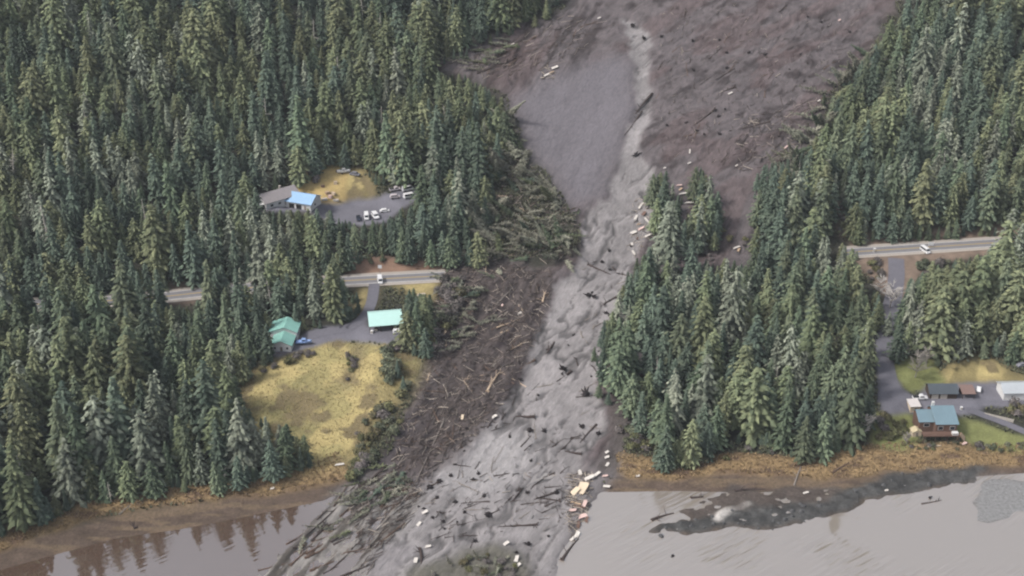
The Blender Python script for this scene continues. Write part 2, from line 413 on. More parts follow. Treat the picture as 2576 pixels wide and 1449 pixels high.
def mat(name, rgb, rough=0.8, var=0.25, scale=1.5, metal=0.0, bump=0.0, spec=0.3):
    """plain surface of colour rgb (0-255 as painted) with a mottled, weathered variation"""
    if name in MATS:
        return MATS[name]
    m, nt, b = nodes_of(name)
    c = alb(rgb)
    tc = nt.nodes.new("ShaderNodeTexCoord")
    nz = nt.nodes.new("ShaderNodeTexNoise"); nz.inputs["Scale"].default_value = scale; nz.inputs["Detail"].default_value = 5
    mx = nt.nodes.new("ShaderNodeMix"); mx.data_type = 'RGBA'
    mx.inputs["A"].default_value = (*(c * (1 - var)), 1); mx.inputs["B"].default_value = (*np.minimum(c * (1 + var), 0.95), 1)
    nt.links.new(tc.outputs["Object"], nz.inputs["Vector"])
    nt.links.new(nz.outputs["Fac"], mx.inputs["Factor"])
    nt.links.new(mx.outputs["Result"], b.inputs["Base Color"])
    b.inputs["Roughness"].default_value = rough; b.inputs["Metallic"].default_value = metal
    b.inputs["Specular IOR Level"].default_value = spec
    if bump:
        bp = nt.nodes.new("ShaderNodeBump"); bp.inputs["Strength"].default_value = bump; bp.inputs["Distance"].default_value = 0.2
        nt.links.new(nz.outputs["Fac"], bp.inputs["Height"]); nt.links.new(bp.outputs["Normal"], b.inputs["Normal"])
    MATS[name] = m
    return m

def ground_mat(name, fine, amp, bump, rough=0.95, stretch=None, spec=0.15):
    m, nt, b = nodes_of(name)
    at_ = nt.nodes.new("ShaderNodeAttribute"); at_.attribute_name = "albedo"
    tc = nt.nodes.new("ShaderNodeTexCoord"); mp = nt.nodes.new("ShaderNodeMapping")
    if stretch:
        mp.vector_type = 'TEXTURE'
        mp.inputs["Rotation"].default_value = (0, 0, math.atan2(FU[1], FU[0]))
        mp.inputs["Scale"].default_value = (1 / stretch, 1, 1)
    nz = nt.nodes.new("ShaderNodeTexNoise"); nz.inputs["Scale"].default_value = fine; nz.inputs["Detail"].default_value = 6
    nz.inputs["Roughness"].default_value = 0.65
    mr = nt.nodes.new("ShaderNodeMapRange"); mr.inputs["From Min"].default_value = 0.3; mr.inputs["From Max"].default_value = 0.7
    mr.inputs["To Min"].default_value = 1 - amp; mr.inputs["To Max"].default_value = 1 + amp
    vm = nt.nodes.new("ShaderNodeVectorMath"); vm.operation = 'SCALE'
    bp = nt.nodes.new("ShaderNodeBump"); bp.inputs["Strength"].default_value = bump; bp.inputs["Distance"].default_value = 0.6
    nt.links.new(tc.outputs["Object"], mp.inputs["Vector"]); nt.links.new(mp.outputs[0], nz.inputs["Vector"])
    nt.links.new(nz.outputs["Fac"], mr.inputs["Value"])
    nt.links.new(at_.outputs["Color"], vm.inputs[0]); nt.links.new(mr.outputs[0], vm.inputs["Scale"])
    nt.links.new(vm.outputs[0], b.inputs["Base Color"])
    nt.links.new(nz.outputs["Fac"], bp.inputs["Height"]); nt.links.new(bp.outputs[0], b.inputs["Normal"])
    b.inputs["Roughness"].default_value = rough; b.inputs["Specular IOR Level"].default_value = spec
    return m

def leaf_mat(name, dark, light, hue=0.03, val=0.25):
    """needles: clumps run from dark to light by their own tint, and every tree differs a little"""
    m, nt, b = nodes_of(name)
    at_ = nt.nodes.new("ShaderNodeAttribute"); at_.attribute_name = "tint"
    mx = nt.nodes.new("ShaderNodeMix"); mx.data_type = 'RGBA'
    mx.inputs["A"].default_value = (*dark, 1); mx.inputs["B"].default_value = (*light, 1)
    oi = nt.nodes.new("ShaderNodeObjectInfo"); hs = nt.nodes.new("ShaderNodeHueSaturation")
    r1 = nt.nodes.new("ShaderNodeMapRange"); r1.inputs["To Min"].default_value = 0.5 - hue; r1.inputs["To Max"].default_value = 0.5 + hue
    r2 = nt.nodes.new("ShaderNodeMapRange"); r2.inputs["To Min"].default_value = 1 - val; r2.inputs["To Max"].default_value = 1 + val * 1.3
    fr = nt.nodes.new("ShaderNodeMath"); fr.operation = 'FRACT'; mu = nt.nodes.new("ShaderNodeMath"); mu.operation = 'MULTIPLY'; mu.inputs[1].default_value = 17.31
    nt.links.new(oi.outputs["Random"], r1.inputs["Value"]); nt.links.new(oi.outputs["Random"], mu.inputs[0]); nt.links.new(mu.outputs[0], fr.inputs[0])
    nt.links.new(fr.outputs[0], r2.inputs["Value"])
    nt.links.new(at_.outputs["Fac"], mx.inputs["Factor"]); nt.links.new(mx.outputs["Result"], hs.inputs["Color"])
    nt.links.new(r1.outputs[0], hs.inputs["Hue"]); nt.links.new(r2.outputs[0], hs.inputs["Value"])
    nt.links.new(hs.outputs[0], b.inputs["Base Color"])
    b.inputs["Roughness"].default_value = 0.9; b.inputs["Specular IOR Level"].default_value = 0.1
    return m

# ---------------------------------------------------------------- object helpers
def tag(o, label=None, cat=None, group=None, kind=None):
    if label: o["label"] = label
    if cat: o["category"] = cat
    if group: o["group"] = group
    if kind: o["kind"] = kind
    return o

def mesh_np(name, verts, faces, material, parent=None, smooth_=False):
    """verts (n,3), faces (m,k) arrays -> one linked mesh object"""
    me = bpy.data.meshes.new(name)
    verts = np.asarray(verts, np.float32); faces = np.asarray(faces, np.int32)
    k = faces.shape[1]
    me.vertices.add(len(verts)); me.vertices.foreach_set("co", verts.ravel())
    me.loops.add(faces.size); me.loops.foreach_set("vertex_index", faces.ravel())
    me.polygons.add(len(faces)); me.polygons.foreach_set("loop_start", np.arange(0, faces.size, k, dtype=np.int32))
    me.update(calc_edges=True)
    if smooth_:
        me.polygons.foreach_set("use_smooth", np.ones(len(faces), bool))
    me.materials.append(material)
    o = bpy.data.objects.new(name, me)
    COL.objects.link(o)
    o.parent = parent
    return o

class MB:
    """collects boxes, prisms and tubes into one mesh"""
    def __init__(self): self.v = []; self.f = []
    def add(self, vs, fs):
        n = len(self.v); self.v += [tuple(map(float, p)) for p in vs]; self.f += [tuple(i + n for i in q) for q in fs]; return self
    def box(self, x0, x1, y0, y1, z0, z1, bev=0.0, M=None):
        p = [(x, y, z) for z in (z0, z1) for y in (y0, y1) for x in (x0, x1)]
        f = [(0, 2, 3, 1), (4, 5, 7, 6), (0, 1, 5, 4), (2, 6, 7, 3), (0, 4, 6, 2), (1, 3, 7, 5)]
        if M is not None: p = [M @ Vector(q) for q in p]
        return self.add(p, f)
    def prism(self, outline, h0, h1, plane='xz', M=None):
        """outline extruded along the axis missing from plane"""
        n = len(outline); ps = []
        for h in (h0, h1):
            for a, b in outline:
                ps.append({'xz': (a, h, b), 'yz': (h, a, b), 'xy': (a, b, h)}[plane])
        if M is not None: ps = [M @ Vector(q) for q in ps]
        f = [tuple(range(n))[::-1], tuple(range(n, 2 * n))] + [(i, (i + 1) % n, n + (i + 1) % n, n + i) for i in range(n)]
        return self.add(ps, f)
    def tube(self, pts, rads, seg=7, cap=True):
        n = len(self.v); rings = []
        pts = [Vector(p) for p in pts]
        for i, p in enumerate(pts):
            d = (pts[min(i + 1, len(pts) - 1)] - pts[max(i - 1, 0)]).normalized()
            a = d.orthogonal().normalized(); b = d.cross(a)
            rings.append([p + (a * math.cos(2 * math.pi * k / seg) + b * math.sin(2 * math.pi * k / seg)) * rads[i] for k in range(seg)])
        vs = [q for r in rings for q in r]; fs = []
        for i in range(len(pts) - 1):
            for k in range(seg):
                fs.append((i * seg + k, i * seg + (k + 1) % seg, (i + 1) * seg + (k + 1) % seg, (i + 1) * seg + k))
        if cap:
            fs.append(tuple(range(seg))[::-1]); fs.append(tuple((len(pts) - 1) * seg + k for k in range(seg)))
        return self.add(vs, fs)
    def build(self, name, material, parent=None, bevel=0.0, smooth_=False):
        me = bpy.data.meshes.new(name); me.from_pydata(self.v, [], self.f); me.update()
        if smooth_: me.polygons.foreach_set("use_smooth", [True] * len(me.polygons))
        me.materials.append(material)
        o = bpy.data.objects.new(name, me); COL.objects.link(o); o.parent = parent
        if bevel:
            b = o.modifiers.new("bevel", 'BEVEL'); b.width = bevel; b.segments = 2
        return o

def thing(name, loc, rz=0.0, label=None, cat=None, group=None, rot=None):
    o = bpy.data.objects.new(name, None); COL.objects.link(o)
    o.empty_display_size = 0.5
    o.location = loc; o.rotation_euler = rot if rot is not None else (0, 0, rz)
    return tag(o, label, cat, group)

def copy_tree(root, loc=None, rot=None, scale=None):
    c = root.copy(); COL.objects.link(c)
    for ch in list(root.children):
        d = ch.copy(); COL.objects.link(d); d.parent = c
        for g in list(ch.children):
            e = g.copy(); COL.objects.link(e); e.parent = d
    if loc is not None: c.location = loc
    if rot is not None: c.rotation_euler = rot
    if scale is not None: c.scale = scale
    return c

# ---------------------------------------------------------------- ground sheets
MG = {
 'ground': ground_mat("forest_floor", 1.2, 0.45, 0.6),
 'mud': ground_mat("slide_mud", 0.9, 0.20, 0.8, rough=0.75, stretch=0.35, spec=0.25),
 'shore': ground_mat("shore_soil", 1.0, 0.30, 0.6, rough=0.8),
 'field': ground_mat("rough_grass", 1.3, 0.22, 0.5),
 'yard': ground_mat("yard_gravel", 1.6, 0.15, 0.2),
}
zone_id = np.zeros((NY, NX), int)
zone_id[(mudflat > 0.5) | m_bank] = 2
zone_id[m_grass | m_lawn] = 3
zone_id[m_yard | m_earth] = 4
zone_id[m_slide] = 1
zone_id[m_spit | m_pale | m_plume] = 2
fz = zone_id[:-1, :-1]
idx = np.arange(NX * NY).reshape(NY, NX)
quads = np.stack([idx[:-1, :-1], idx[:-1, 1:], idx[1:, 1:], idx[1:, :-1]], -1)
ALLV = np.stack([X, Y, Z], -1).reshape(-1, 3)
ALLC = np.concatenate([ALB.reshape(-1, 3), np.ones((NX * NY, 1))], 1).astype(np.float32)
for zi, (key, nm) in enumerate([('ground', 'ground'), ('mud', 'mud_slope'), ('shore', 'shore'), ('field', 'grass_field'), ('yard', 'gravel_yard')]):
    q = quads[fz == zi].reshape(-1, 4)
    used, inv = np.unique(q, return_inverse=True)
    o = mesh_np(nm, ALLV[used], inv.reshape(-1, 4), MG[key], smooth_=True)
    a = o.data.attributes.new("albedo", 'FLOAT_COLOR', 'POINT'); a.data.foreach_set("color", ALLC[used].ravel())
    tag(o, kind='structure')

# land far outside the frame, to the horizon
fx = np.concatenate([np.arange(-6000, -378, 60.0), np.linspace(-378, 378, 43), np.arange(390, 6001, 60.0)])
fy = np.concatenate([np.arange(-2500, 316, 50.0), np.linspace(316, 900, 33), np.arange(930, 9000, 70.0)])
FX_, FY_ = np.meshgrid(fx, fy)
FZ_ = base_z(FX_, FY_)
fi = np.arange(FX_.size).reshape(FX_.shape)
fq = np.stack([fi[:-1, :-1], fi[:-1, 1:], fi[1:, 1:], fi[1:, :-1]], -1)
cxm = (FX_[:-1, :-1] + FX_[1:, 1:]) / 2; cym = (FY_[:-1, :-1] + FY_[1:, 1:]) / 2
keep = ~((np.abs(cxm) < 378) & (cym > 316) & (cym < 900))
far = mesh_np("terrain", np.stack([FX_, FY_, FZ_], -1).reshape(-1, 3), fq[keep].reshape(-1, 4), MG['ground'], smooth_=True)
a = far.data.attributes.new("albedo", 'FLOAT_COLOR', 'POINT')
a.data.foreach_set("color", np.tile(np.array([*alb((58, 68, 56)), 1], np.float32), FX_.size))
tag(far, kind='structure')

# water: silty brown, deepened on the left as a painted tree reflection, mirror of the bank and sky, with wind ripples
wm, nt, b = nodes_of("silty_water")
tc = nt.nodes.new("ShaderNodeTexCoord"); mp = nt.nodes.new("ShaderNodeMapping")
mp.vector_type = 'TEXTURE'
mp.inputs["Rotation"].default_value = (0, 0, math.radians(38)); mp.inputs["Scale"].default_value = (9, 1, 1)
wv = nt.nodes.new("ShaderNodeTexNoise"); wv.inputs["Scale"].default_value = 0.5; wv.inputs["Detail"].default_value = 2.0
msk = nt.nodes.new("ShaderNodeTexNoise"); msk.inputs["Scale"].default_value = 0.03; msk.inputs["Detail"].default_value = 2
mr = nt.nodes.new("ShaderNodeMapRange"); mr.inputs["From Min"].default_value = 0.42; mr.inputs["From Max"].default_value = 0.62
mr.inputs["To Max"].default_value = 0.55; mr.inputs["To Min"].default_value = 0.012
bp = nt.nodes.new("ShaderNodeBump"); bp.inputs["Distance"].default_value = 2.2
sx = nt.nodes.new("ShaderNodeSeparateXYZ")
cm = nt.nodes.new("ShaderNodeMapRange"); cm.inputs["From Min"].default_value = -40; cm.inputs["From Max"].default_value = 50
mx = nt.nodes.new("ShaderNodeMix"); mx.data_type = 'RGBA'
mx.inputs["A"].default_value = (*alb((104, 84, 72)), 1); mx.inputs["B"].default_value = (*alb((164, 154, 145)), 1)  # left tone is silt plus the bank and tree reflection painted in
cn = nt.nodes.new("ShaderNodeTexNoise"); cn.inputs["Scale"].default_value = 0.02
ad = nt.nodes.new("ShaderNodeMath"); ad.operation = 'MULTIPLY_ADD'; ad.inputs[1].default_value = 60
nt.links.new(tc.outputs["Object"], mp.inputs[0]); nt.links.new(mp.outputs[0], wv.inputs["Vector"]); nt.links.new(tc.outputs["Object"], msk.inputs["Vector"])
xr_ = nt.nodes.new("ShaderNodeMapRange"); xr_.inputs["From Min"].default_value = 15; xr_.inputs["From Max"].default_value = 60; xr_.inputs["To Min"].default_value = 0.08
xm_ = nt.nodes.new("ShaderNodeMath"); xm_.operation = 'MULTIPLY'
nt.links.new(sx.outputs["X"], xr_.inputs["Value"]); nt.links.new(xr_.outputs[0], xm_.inputs[0]); nt.links.new(mr.outputs[0], xm_.inputs[1])
nt.links.new(msk.outputs["Fac"], mr.inputs["Value"]); nt.links.new(xm_.outputs[0], bp.inputs["Strength"]); nt.links.new(wv.outputs["Fac"], bp.inputs["Height"])
nt.links.new(bp.outputs[0], b.inputs["Normal"])
nt.links.new(tc.outputs["Object"], sx.inputs[0]); nt.links.new(tc.outputs["Object"], cn.inputs["Vector"])
nt.links.new(cn.outputs["Fac"], ad.inputs[0]); nt.links.new(sx.outputs["X"], ad.inputs[2]); nt.links.new(ad.outputs[0], cm.inputs["Value"])
nt.links.new(cm.outputs[0], mx.inputs["Factor"]); nt.links.new(mx.outputs["Result"], b.inputs["Base Color"])
b.inputs["Roughness"].default_value = 0.35
gl_ = nt.nodes.new("ShaderNodeBsdfGlossy"); gl_.inputs["Roughness"].default_value = 0.05; gl_.inputs["Color"].default_value = (1, 0.985, 0.968, 1)
ms_ = nt.nodes.new("ShaderNodeMixShader"); ms_.inputs[0].default_value = 0.38
nt.links.new(bp.outputs[0], gl_.inputs["Normal"]); nt.links.new(b.outputs[0], ms_.inputs[1]); nt.links.new(gl_.outputs[0], ms_.inputs[2])
nt.links.new(ms_.outputs[0], nt.nodes["Material Output"].inputs["Surface"])
wx = np.array([-6000, -600, -200, 0, 200, 600, 6000.0]); wy = np.array([-3000, 0, 300, 420, 520.0])
WX, WY = np.meshgrid(wx, wy); wi = np.arange(WX.size).reshape(WX.shape)
wq = np.stack([wi[:-1, :-1], wi[:-1, 1:], wi[1:, 1:], wi[1:, :-1]], -1).reshape(-1, 4)
tag(mesh_np("water", np.stack([WX, WY, WX * 0], -1).reshape(-1, 3), wq, wm), kind='structure')

# road: two visible lengths, with worn asphalt, pale gravel shoulders and white edge lines; buried between them
def strip(name, xs, offs, lift, material):
    xs = np.asarray(xs, float)
    yy = np.interp(xs, road_line[:, 0], road_line[:, 1]); zz = np.interp(xs, road_line[:, 0], road_line[:, 2])
    dy = np.gradient(yy, xs); nrm = np.stack([-dy, np.ones_like(dy)], 1) / np.hypot(dy, 1)[:, None]
    vs = []
    for o_ in offs:
        vs.append(np.stack([xs + nrm[:, 0] * o_, yy + nrm[:, 1] * o_, zz + lift], 1))
    n = len(xs); vs = np.concatenate(vs)
    f = [(i, i + 1, n + i + 1, n + i) for i in range(n - 1)]
    return mesh_np(name, vs, f, material, smooth_=True)
M_ASPH = mat("worn_asphalt", (128, 127, 132), 0.9, 0.14, 0.6)
M_SHLD = mat("gravel_shoulder", (176, 168, 160), 0.95, 0.2, 1.2)
M_LINE = mat("road_paint", (225, 222, 216), 0.7, 0.08)
M_YEL = mat("yellow_paint", (196, 170, 90), 0.7, 0.08)
xl_end = at(1122, 694)[0]; xr_beg = at(2120, 636)[0]
for a_, b_ in ((-400, xl_end), (xr_beg, 400)):
    xs = np.linspace(a_, b_, int(abs(b_ - a_) / 3))
    for o0, o1 in ((-6.2, -4.0), (4.0, 6.2)):
        tag(strip("road_shoulder", xs, (o0, o1), 0.10, M_SHLD), kind='structure')
    tag(strip("road", xs, (-4.0, 4.0), 0.12, M_ASPH), kind='structure')
    for o_ in (-3.5, 3.5):
        tag(strip("road_marking", xs, (o_ - 0.18, o_ + 0.18), 0.128, M_LINE), kind='structure')
    tag(strip("road_marking", xs, (-0.22, 0.22), 0.128, M_YEL), kind='structure')

DRIVES = []
def ribbon(name, px_pts, width, lift, material):
    """a drive along points of the ground, following its surface"""
    P = np.array([at(*p)[:2] for p in px_pts])
    s = np.concatenate([[0], np.cumsum(np.hypot(*np.diff(P, axis=0).T))])
    t = np.linspace(0, s[-1], max(int(s[-1] / 1.2), 4))
    x = np.interp(t, s, P[:, 0]); y = np.interp(t, s, P[:, 1])
    for _ in range(6):
        x[1:-1] = (x[:-2] + x[1:-1] + x[2:]) / 3; y[1:-1] = (y[:-2] + y[1:-1] + y[2:]) / 3
    dx = np.gradient(x); dy = np.gradient(y); L = np.hypot(dx, dy); nx_, ny_ = -dy / L, dx / L
    DRIVES.append((x.copy(), y.copy(), width)); vs = []; cols = 7
    for k in range(cols):
        o_ = (k / (cols - 1) - 0.5) * width
        vx, vy = x + nx_ * o_, y + ny_ * o_
        vs.append(np.stack([vx, vy, height(vx, vy) + lift], 1))
    n = len(x); vs = np.concatenate(vs)
    f = [(k * n + i, (k + 1) * n + i, (k + 1) * n + i + 1, k * n + i + 1) for k in range(cols - 1) for i in range(n - 1)]
    return tag(mesh_np(name, vs, f, material, smooth_=True), kind='structure')
M_DRIVE = mat("drive_gravel", (112, 111, 120), 0.95, 0.2, 0.8)
ribbon("driveway", [(942, 712), (940, 735), (934, 765), (922, 792), (898, 815), (870, 828), (800, 840), (755, 856)], 4.6, 0.12, M_DRIVE)
ribbon("driveway", [(2254, 650), (2256, 690), (2250, 740), (2236, 790), (2226, 850), (2226, 910), (2236, 965), (2262, 1005), (2320, 1020)], 7.0, 0.12, M_DRIVE)
ribbon("driveway", [(2430, 1030), (2480, 1045), (2530, 1066), (2600, 1096)], 3.2, 0.14, M_DRIVE)

# ---------------------------------------------------------------- conifers
def conifer(seed, R, levels, per, power, droop, size, bare=0.1, top=1.0, gap=0.0, dens=3.6):
    """crown of a 20 m tree: whorls of drooping branches, each a row of needle clumps"""
    r = random.Random(seed); H = 20.0
    vs, fs, tint = [], [], []
    ph = r.random() * 6
    for li in range(levels):
        t = bare + (top - bare) * (li / (levels - 1)) ** 0.92
        z = H * t
        rad = R * H * (max(1 - t, 0.0) ** power) * (0.8 + 0.3 * math.sin(li * 1.7 + ph)) + 0.22
        if t < bare + 0.1: rad *= 0.75
        nb = max(3, int(per * (0.45 + 0.75 * (1 - t))))
        for b_ in range(nb):
            if r.random() < gap: continue
            az = 2 * math.pi * (b_ + r.random() * 0.9) / nb + li * 1.1
            L = rad * r.uniform(0.65, 1.2)
            bt = r.random()
            nc = max(2, int(round(dens * (0.4 + 0.6 * L / (R * H)))))
            for k in range(nc):
                s = (k + 0.7) / nc
                d = L * s
                cz = z - droop * d * s + r.uniform(-0.55, 0.55) + 0.25 * (1 - s)
                c = Vector((math.cos(az) * d, math.sin(az) * d, cz))
                sz = size * r.uniform(0.7, 1.25) * (0.62 + 0.5 * (1 - t)) * (1.1 - 0.35 * s)
                out = Vector((math.cos(az), math.sin(az), -droop * 1.2 * s - 0.1)).normalized()
                side = Vector((-math.sin(az), math.cos(az), r.uniform(-0.5, 0.5))).normalized()
                side = (side + out * r.uniform(-0.3, 0.3)).normalized()
                up = out.cross(side)
                n = len(vs)
                vs += [c - out * sz * 0.7 - side * sz * 0.35, c + side * sz * -0.62 - up * sz * 0.28 + out * 0.1 * sz, c + out * sz * r.uniform(0.7, 1.15) - up * 0.12 * sz,
                       c + side * sz * 0.62 - up * sz * 0.28 + out * 0.1 * sz, c - out * sz * 0.7 + side * sz * 0.35, c + up * sz * 0.22]
                fs += [(n, n + 1, n + 5), (n + 1, n + 2, n + 5), (n + 2, n + 3, n + 5), (n + 3, n + 4, n + 5), (n + 4, n, n + 5)]
                tv = min(max(0.50 * bt + 0.45 * r.random() + 0.08 * s, 0), 1)
                tint += [tv * r.uniform(0.75, 1)] * 5 + [tv]
    return np.array([tuple(v) for v in vs]), np.array(fs), np.array(tint, np.float32)

def crown_mesh(name, args, material):
    v, f, t = conifer(**args)
    me = bpy.data.meshes.new(name)
    me.from_pydata(v.tolist(), [], f.tolist()); me.update()
    a = me.attributes.new("tint", 'FLOAT', 'POINT'); a.data.foreach_set("value", t)
    me.materials.append(material)
    return me

def trunk_mesh(name, H, r0, material, lean=0.0):
    mb = MB(); n = 6
    mb.tube([(lean * H * (i / n) ** 2, 0.12 * math.sin(i * 1.3), H * i / n) for i in range(n + 1)], [r0 * (1 - 0.9 * i / n) * (1.35 if i == 0 else 1) for i in range(n + 1)], 7)
    me = bpy.data.meshes.new(name); me.from_pydata(mb.v, [], mb.f); me.update(); me.materials.append(material)
    return me

M_BARK = mat("bark", (98, 86, 76), 0.95, 0.35, 1.0)
M_BARK_P = mat("pale_bark", (150, 144, 138), 0.95, 0.3, 1.0)
L_ = {
 'spruce': leaf_mat("spruce_needles", (0.040, 0.060, 0.050), (0.130, 0.166, 0.122), 0.025, 0.30),
 'hemlock': leaf_mat("hemlock_needles", (0.048, 0.068, 0.050), (0.158, 0.188, 0.118), 0.03, 0.30),
 'cedar': leaf_mat("cedar_sprays", (0.062, 0.080, 0.052), (0.210, 0.230, 0.130), 0.025, 0.26),
 'mossy': leaf_mat("lichened_needles", (0.070, 0.086, 0.066), (0.29, 0.315, 0.245), 0.02, 0.28),
}
KINDS = {}
for kd, prm in {
 'spruce': dict(R=0.215, levels=23, per=10, power=0.60, droop=0.30, size=1.35),
 'hemlock': dict(R=0.245, levels=21, per=10, power=0.54, droop=0.40, size=1.50),
 'cedar': dict(R=0.27, levels=19, per=11, power=0.42, droop=0.34, size=1.60),
 'mossy': dict(R=0.235, levels=20, per=9, power=0.48, droop=0.50, size=1.35, gap=0.14),
}.items():
    KINDS[kd] = []
    for v_ in range(6):
        a_ = dict(prm); a_['seed'] = 11 * v_ + len(kd) * 131
        a_['R'] = prm['R'] * (0.78 + 0.095 * v_); a_['power'] = prm['power'] * (1.25 - 0.1 * ((v_ * 2) % 6))
        a_['gap'] = prm.get('gap', 0.0) + (0.12 if v_ % 3 == 1 else 0.0)
        a_['top'] = 0.97 if v_ == 4 else 1.0
        KINDS[kd].append((crown_mesh("crown", a_, L_[kd]), trunk_mesh("trunk", 20.3, 0.34, M_BARK_P if kd == 'mossy' else M_BARK, 0.01 * (v_ - 2)), a_['R']))

# where forest shows: a coarse raster of the outlines above, used to choose positions and heights that keep the clearings open
RS = 3.0; RX0, RY0, RW, RH = -420, -520, 1160, 760
gx_, gy_ = np.meshgrid(RX0 + RS * np.arange(RW), RY0 + RS * np.arange(RH))
jj = (vnoise(gx_ / 22, gy_ / 22, 7) - 0.5) * 26; jk = (vnoise(gx_ / 22, gy_ / 22, 8) - 0.5) * 26
FM = np.zeros(gx_.shape, bool)
for p_ in FORESTS.values():
    FM |= inside(gx_ + jj, gy_ + jk, p_)
HOLES = [[(648, 525), (655, 495), (700, 465), (748, 458), (762, 442), (800, 425), (846, 420), (865, 418), (908, 425), (935, 455), (978, 468), (990, 462), (1048, 462), (1046, 500),
          (1000, 522), (965, 552), (900, 556), (846, 545), (835, 524), (786, 524), (720, 524)],
         [(415, 722), (486, 718), (486, 762), (418, 766)]]
for h_ in HOLES:
    FM &= ~inside(gx_ + jj * 0.3, gy_ + jk * 0.3, h_)
def fm(px, py):
    i = np.clip(((py - RY0) / RS).astype(int), 0, RH - 1); j = np.clip(((px - RX0) / RS).astype(int), 0, RW - 1)
    return FM[i, j]

cand = []
SP_ = 6.5
xs = np.arange(-372, 372, SP_); ys = np.arange(340, 895, SP_)
cx, cy = np.meshgrid(xs, ys)
cx[1::2] += SP_ / 2
cx = (cx + rng.uniform(-2.4, 2.4, cx.shape)).ravel(); cy = (cy + rng.uniform(-2.4, 2.4, cy.shape)).ravel()
cz = height(cx, cy)
bx, by, bd = project(cx, cy, cz)
def free(x, y):
    """off the road and clear of the buildings"""
    r = np.abs(y - np.interp(x, road_line[:, 0], road_line[:, 1])) > 6.5
    for (px_, py_, pz_, pr_) in PADS.values(): r &= np.hypot(x - px_, y - py_) > pr_ * 0.85
    for dx_, dy_, dw_ in DRIVES:
        for k in range(0, len(dx_), 2): r &= np.hypot(x - dx_[k], y - dy_[k]) > dw_ / 2 + 0.8
    return r
ok = (cz > 1.3) & fm(bx, by) & free(cx, cy) & ((cy > 560) | (rng.random(len(cx)) < 0.74))
cx, cy, cz, bx, by, bd = [q[ok] for q in (cx, cy, cz, bx, by, bd)]
big = fbm(cx / 40, cy / 40, 141, 2)
hd = rng.normal(19.5, 5.5, len(cx)) + (big - 0.5) * 18
hd = hd + 9.0 * np.exp(-((cy - shore_y(cx)) / 38.0) ** 2) * (cx < -60)
hd = hd + 3.0 * (1 - smooth(500, 585, cy))
hd = np.clip(hd, 8, 36)
hd = np.where(rng.random(len(cx)) < 0.28, hd * rng.uniform(0.4, 0.7, len(cx)), hd)
mix_n = fbm(cx / 28, cy / 28, 151, 3) + rng.normal(0, 0.11, len(cx))
pale_n = fbm(cx / 22, cy / 22, 161, 2) + rng.normal(0, 0.08, len(cx))
shore_d = cy - shore_y(cx)
kind = np.where(mix_n < 0.42, 'spruce', np.where(mix_n < 0.545, 'hemlock', 'cedar')).astype(object)
kind[(pale_n > 0.65 - 0.15 * np.exp(-shore_d / 90.0)) & (rng.random(len(cx)) < 0.75)] = 'mossy'
TREES = []
for i in range(len(cx)):
    h = hd[i]
    var = int(rng.integers(0, 6))
    R = KINDS[kind[i]][var][2]
    okh = 0.0
    fr = np.linspace(0.06, 1.0, 16)
    zz = cz[i] + h * fr
    ax, ay, _ = project(np.full(16, cx[i]), np.full(16, cy[i]), zz)
    half = R * h * 0.55 * (1 - fr) * FPX / bd[i]
    good = fm(ax, ay) & fm(ax - half, ay) & fm(ax + half, ay)
    k = 16 if good.all() else int(np.argmin(good))
    okh = h * (fr[k - 1] if k > 0 else 0)
    if okh < 3.2: continue
    if okh < h: h = okh * rng.uniform(0.86, 1.0)
    TREES.append([cx[i], cy[i], cz[i], h, kind[i], var, rng.uniform(0.85, 1.18) * (1.0 if h > 9 else 1.25), rng.uniform(0, 6.283), bx[i], by[i]])

# how much of each tree shows: nearest first into a coarse picture
ID = np.full((363, 645), -1, int)
show = {}
def raster(i):
    x, y, z, h, kd, var, sw, rz, px, py = TREES[i]
    tx, ty, dep = project(x, y, z + h)
    w = KINDS[kd][var][2] * h * sw * FPX / dep
    r0, r1 = int(ty / 4), int(py / 4); n = 0
    for rr in range(max(r0, 0), min(r1 + 1, 363)):
        f = (rr - r0 + 0.5) / max(r1 - r0, 1)
        c0 = int((tx - w * f ** 0.8) / 4); c1 = int((tx + w * f ** 0.8) / 4) + 1
        if c1 <= 0 or c0 >= 645: continue
        seg = ID[rr, max(c0, 0):min(c1, 645)]
        m = seg < 0
        n += int(m.sum()); seg[m] = i
    show[i] = n
for i in sorted(range(len(TREES)), key=lambda i: TREES[i][1]): raster(i)
# fill what still shows bare inside the wood's outline with younger trees
ry4, rx4 = np.mgrid[0:363, 0:645]
bare = (ID < 0) & fm(rx4 * 4.0 + 2, ry4 * 4.0 + 2)
by_, bx_ = np.nonzero(bare); oo = rng.permutation(len(by_)); added = 0
for k in oo:
    if ID[by_[k], bx_[k]] >= 0 or added >= 420: continue
    px, py = bx_[k] * 4.0 + 2, by_[k] * 4.0 + 2
    for h in (17.0, 14.0, 11.0, 8.5, 6.0, 4.2):
        h = h * rng.uniform(0.9, 1.1)
        q = at(px, py + h * 2.6)
        if q[2] < 1.3 or not free(q[0], q[1]): continue
        fr = np.linspace(0.15, 1, 8); ax, ay, dp = project(np.full(8, q[0]), np.full(8, q[1]), q[2] + h * fr)
        if not fm(ax, ay).all() or ay[-1] > py + 2: continue
        kd = ('spruce', 'hemlock', 'cedar', 'spruce')[int(rng.integers(0, 4))]
        b0 = project(q[0], q[1], q[2])
        TREES.append([q[0], q[1], q[2], h, kd, int(rng.integers(0, 6)), rng.uniform(1.0, 1.3), rng.uniform(0, 6.28), b0[0], b0[1]])
        raster(len(TREES) - 1); added += 1
        break
print("fill trees", added)

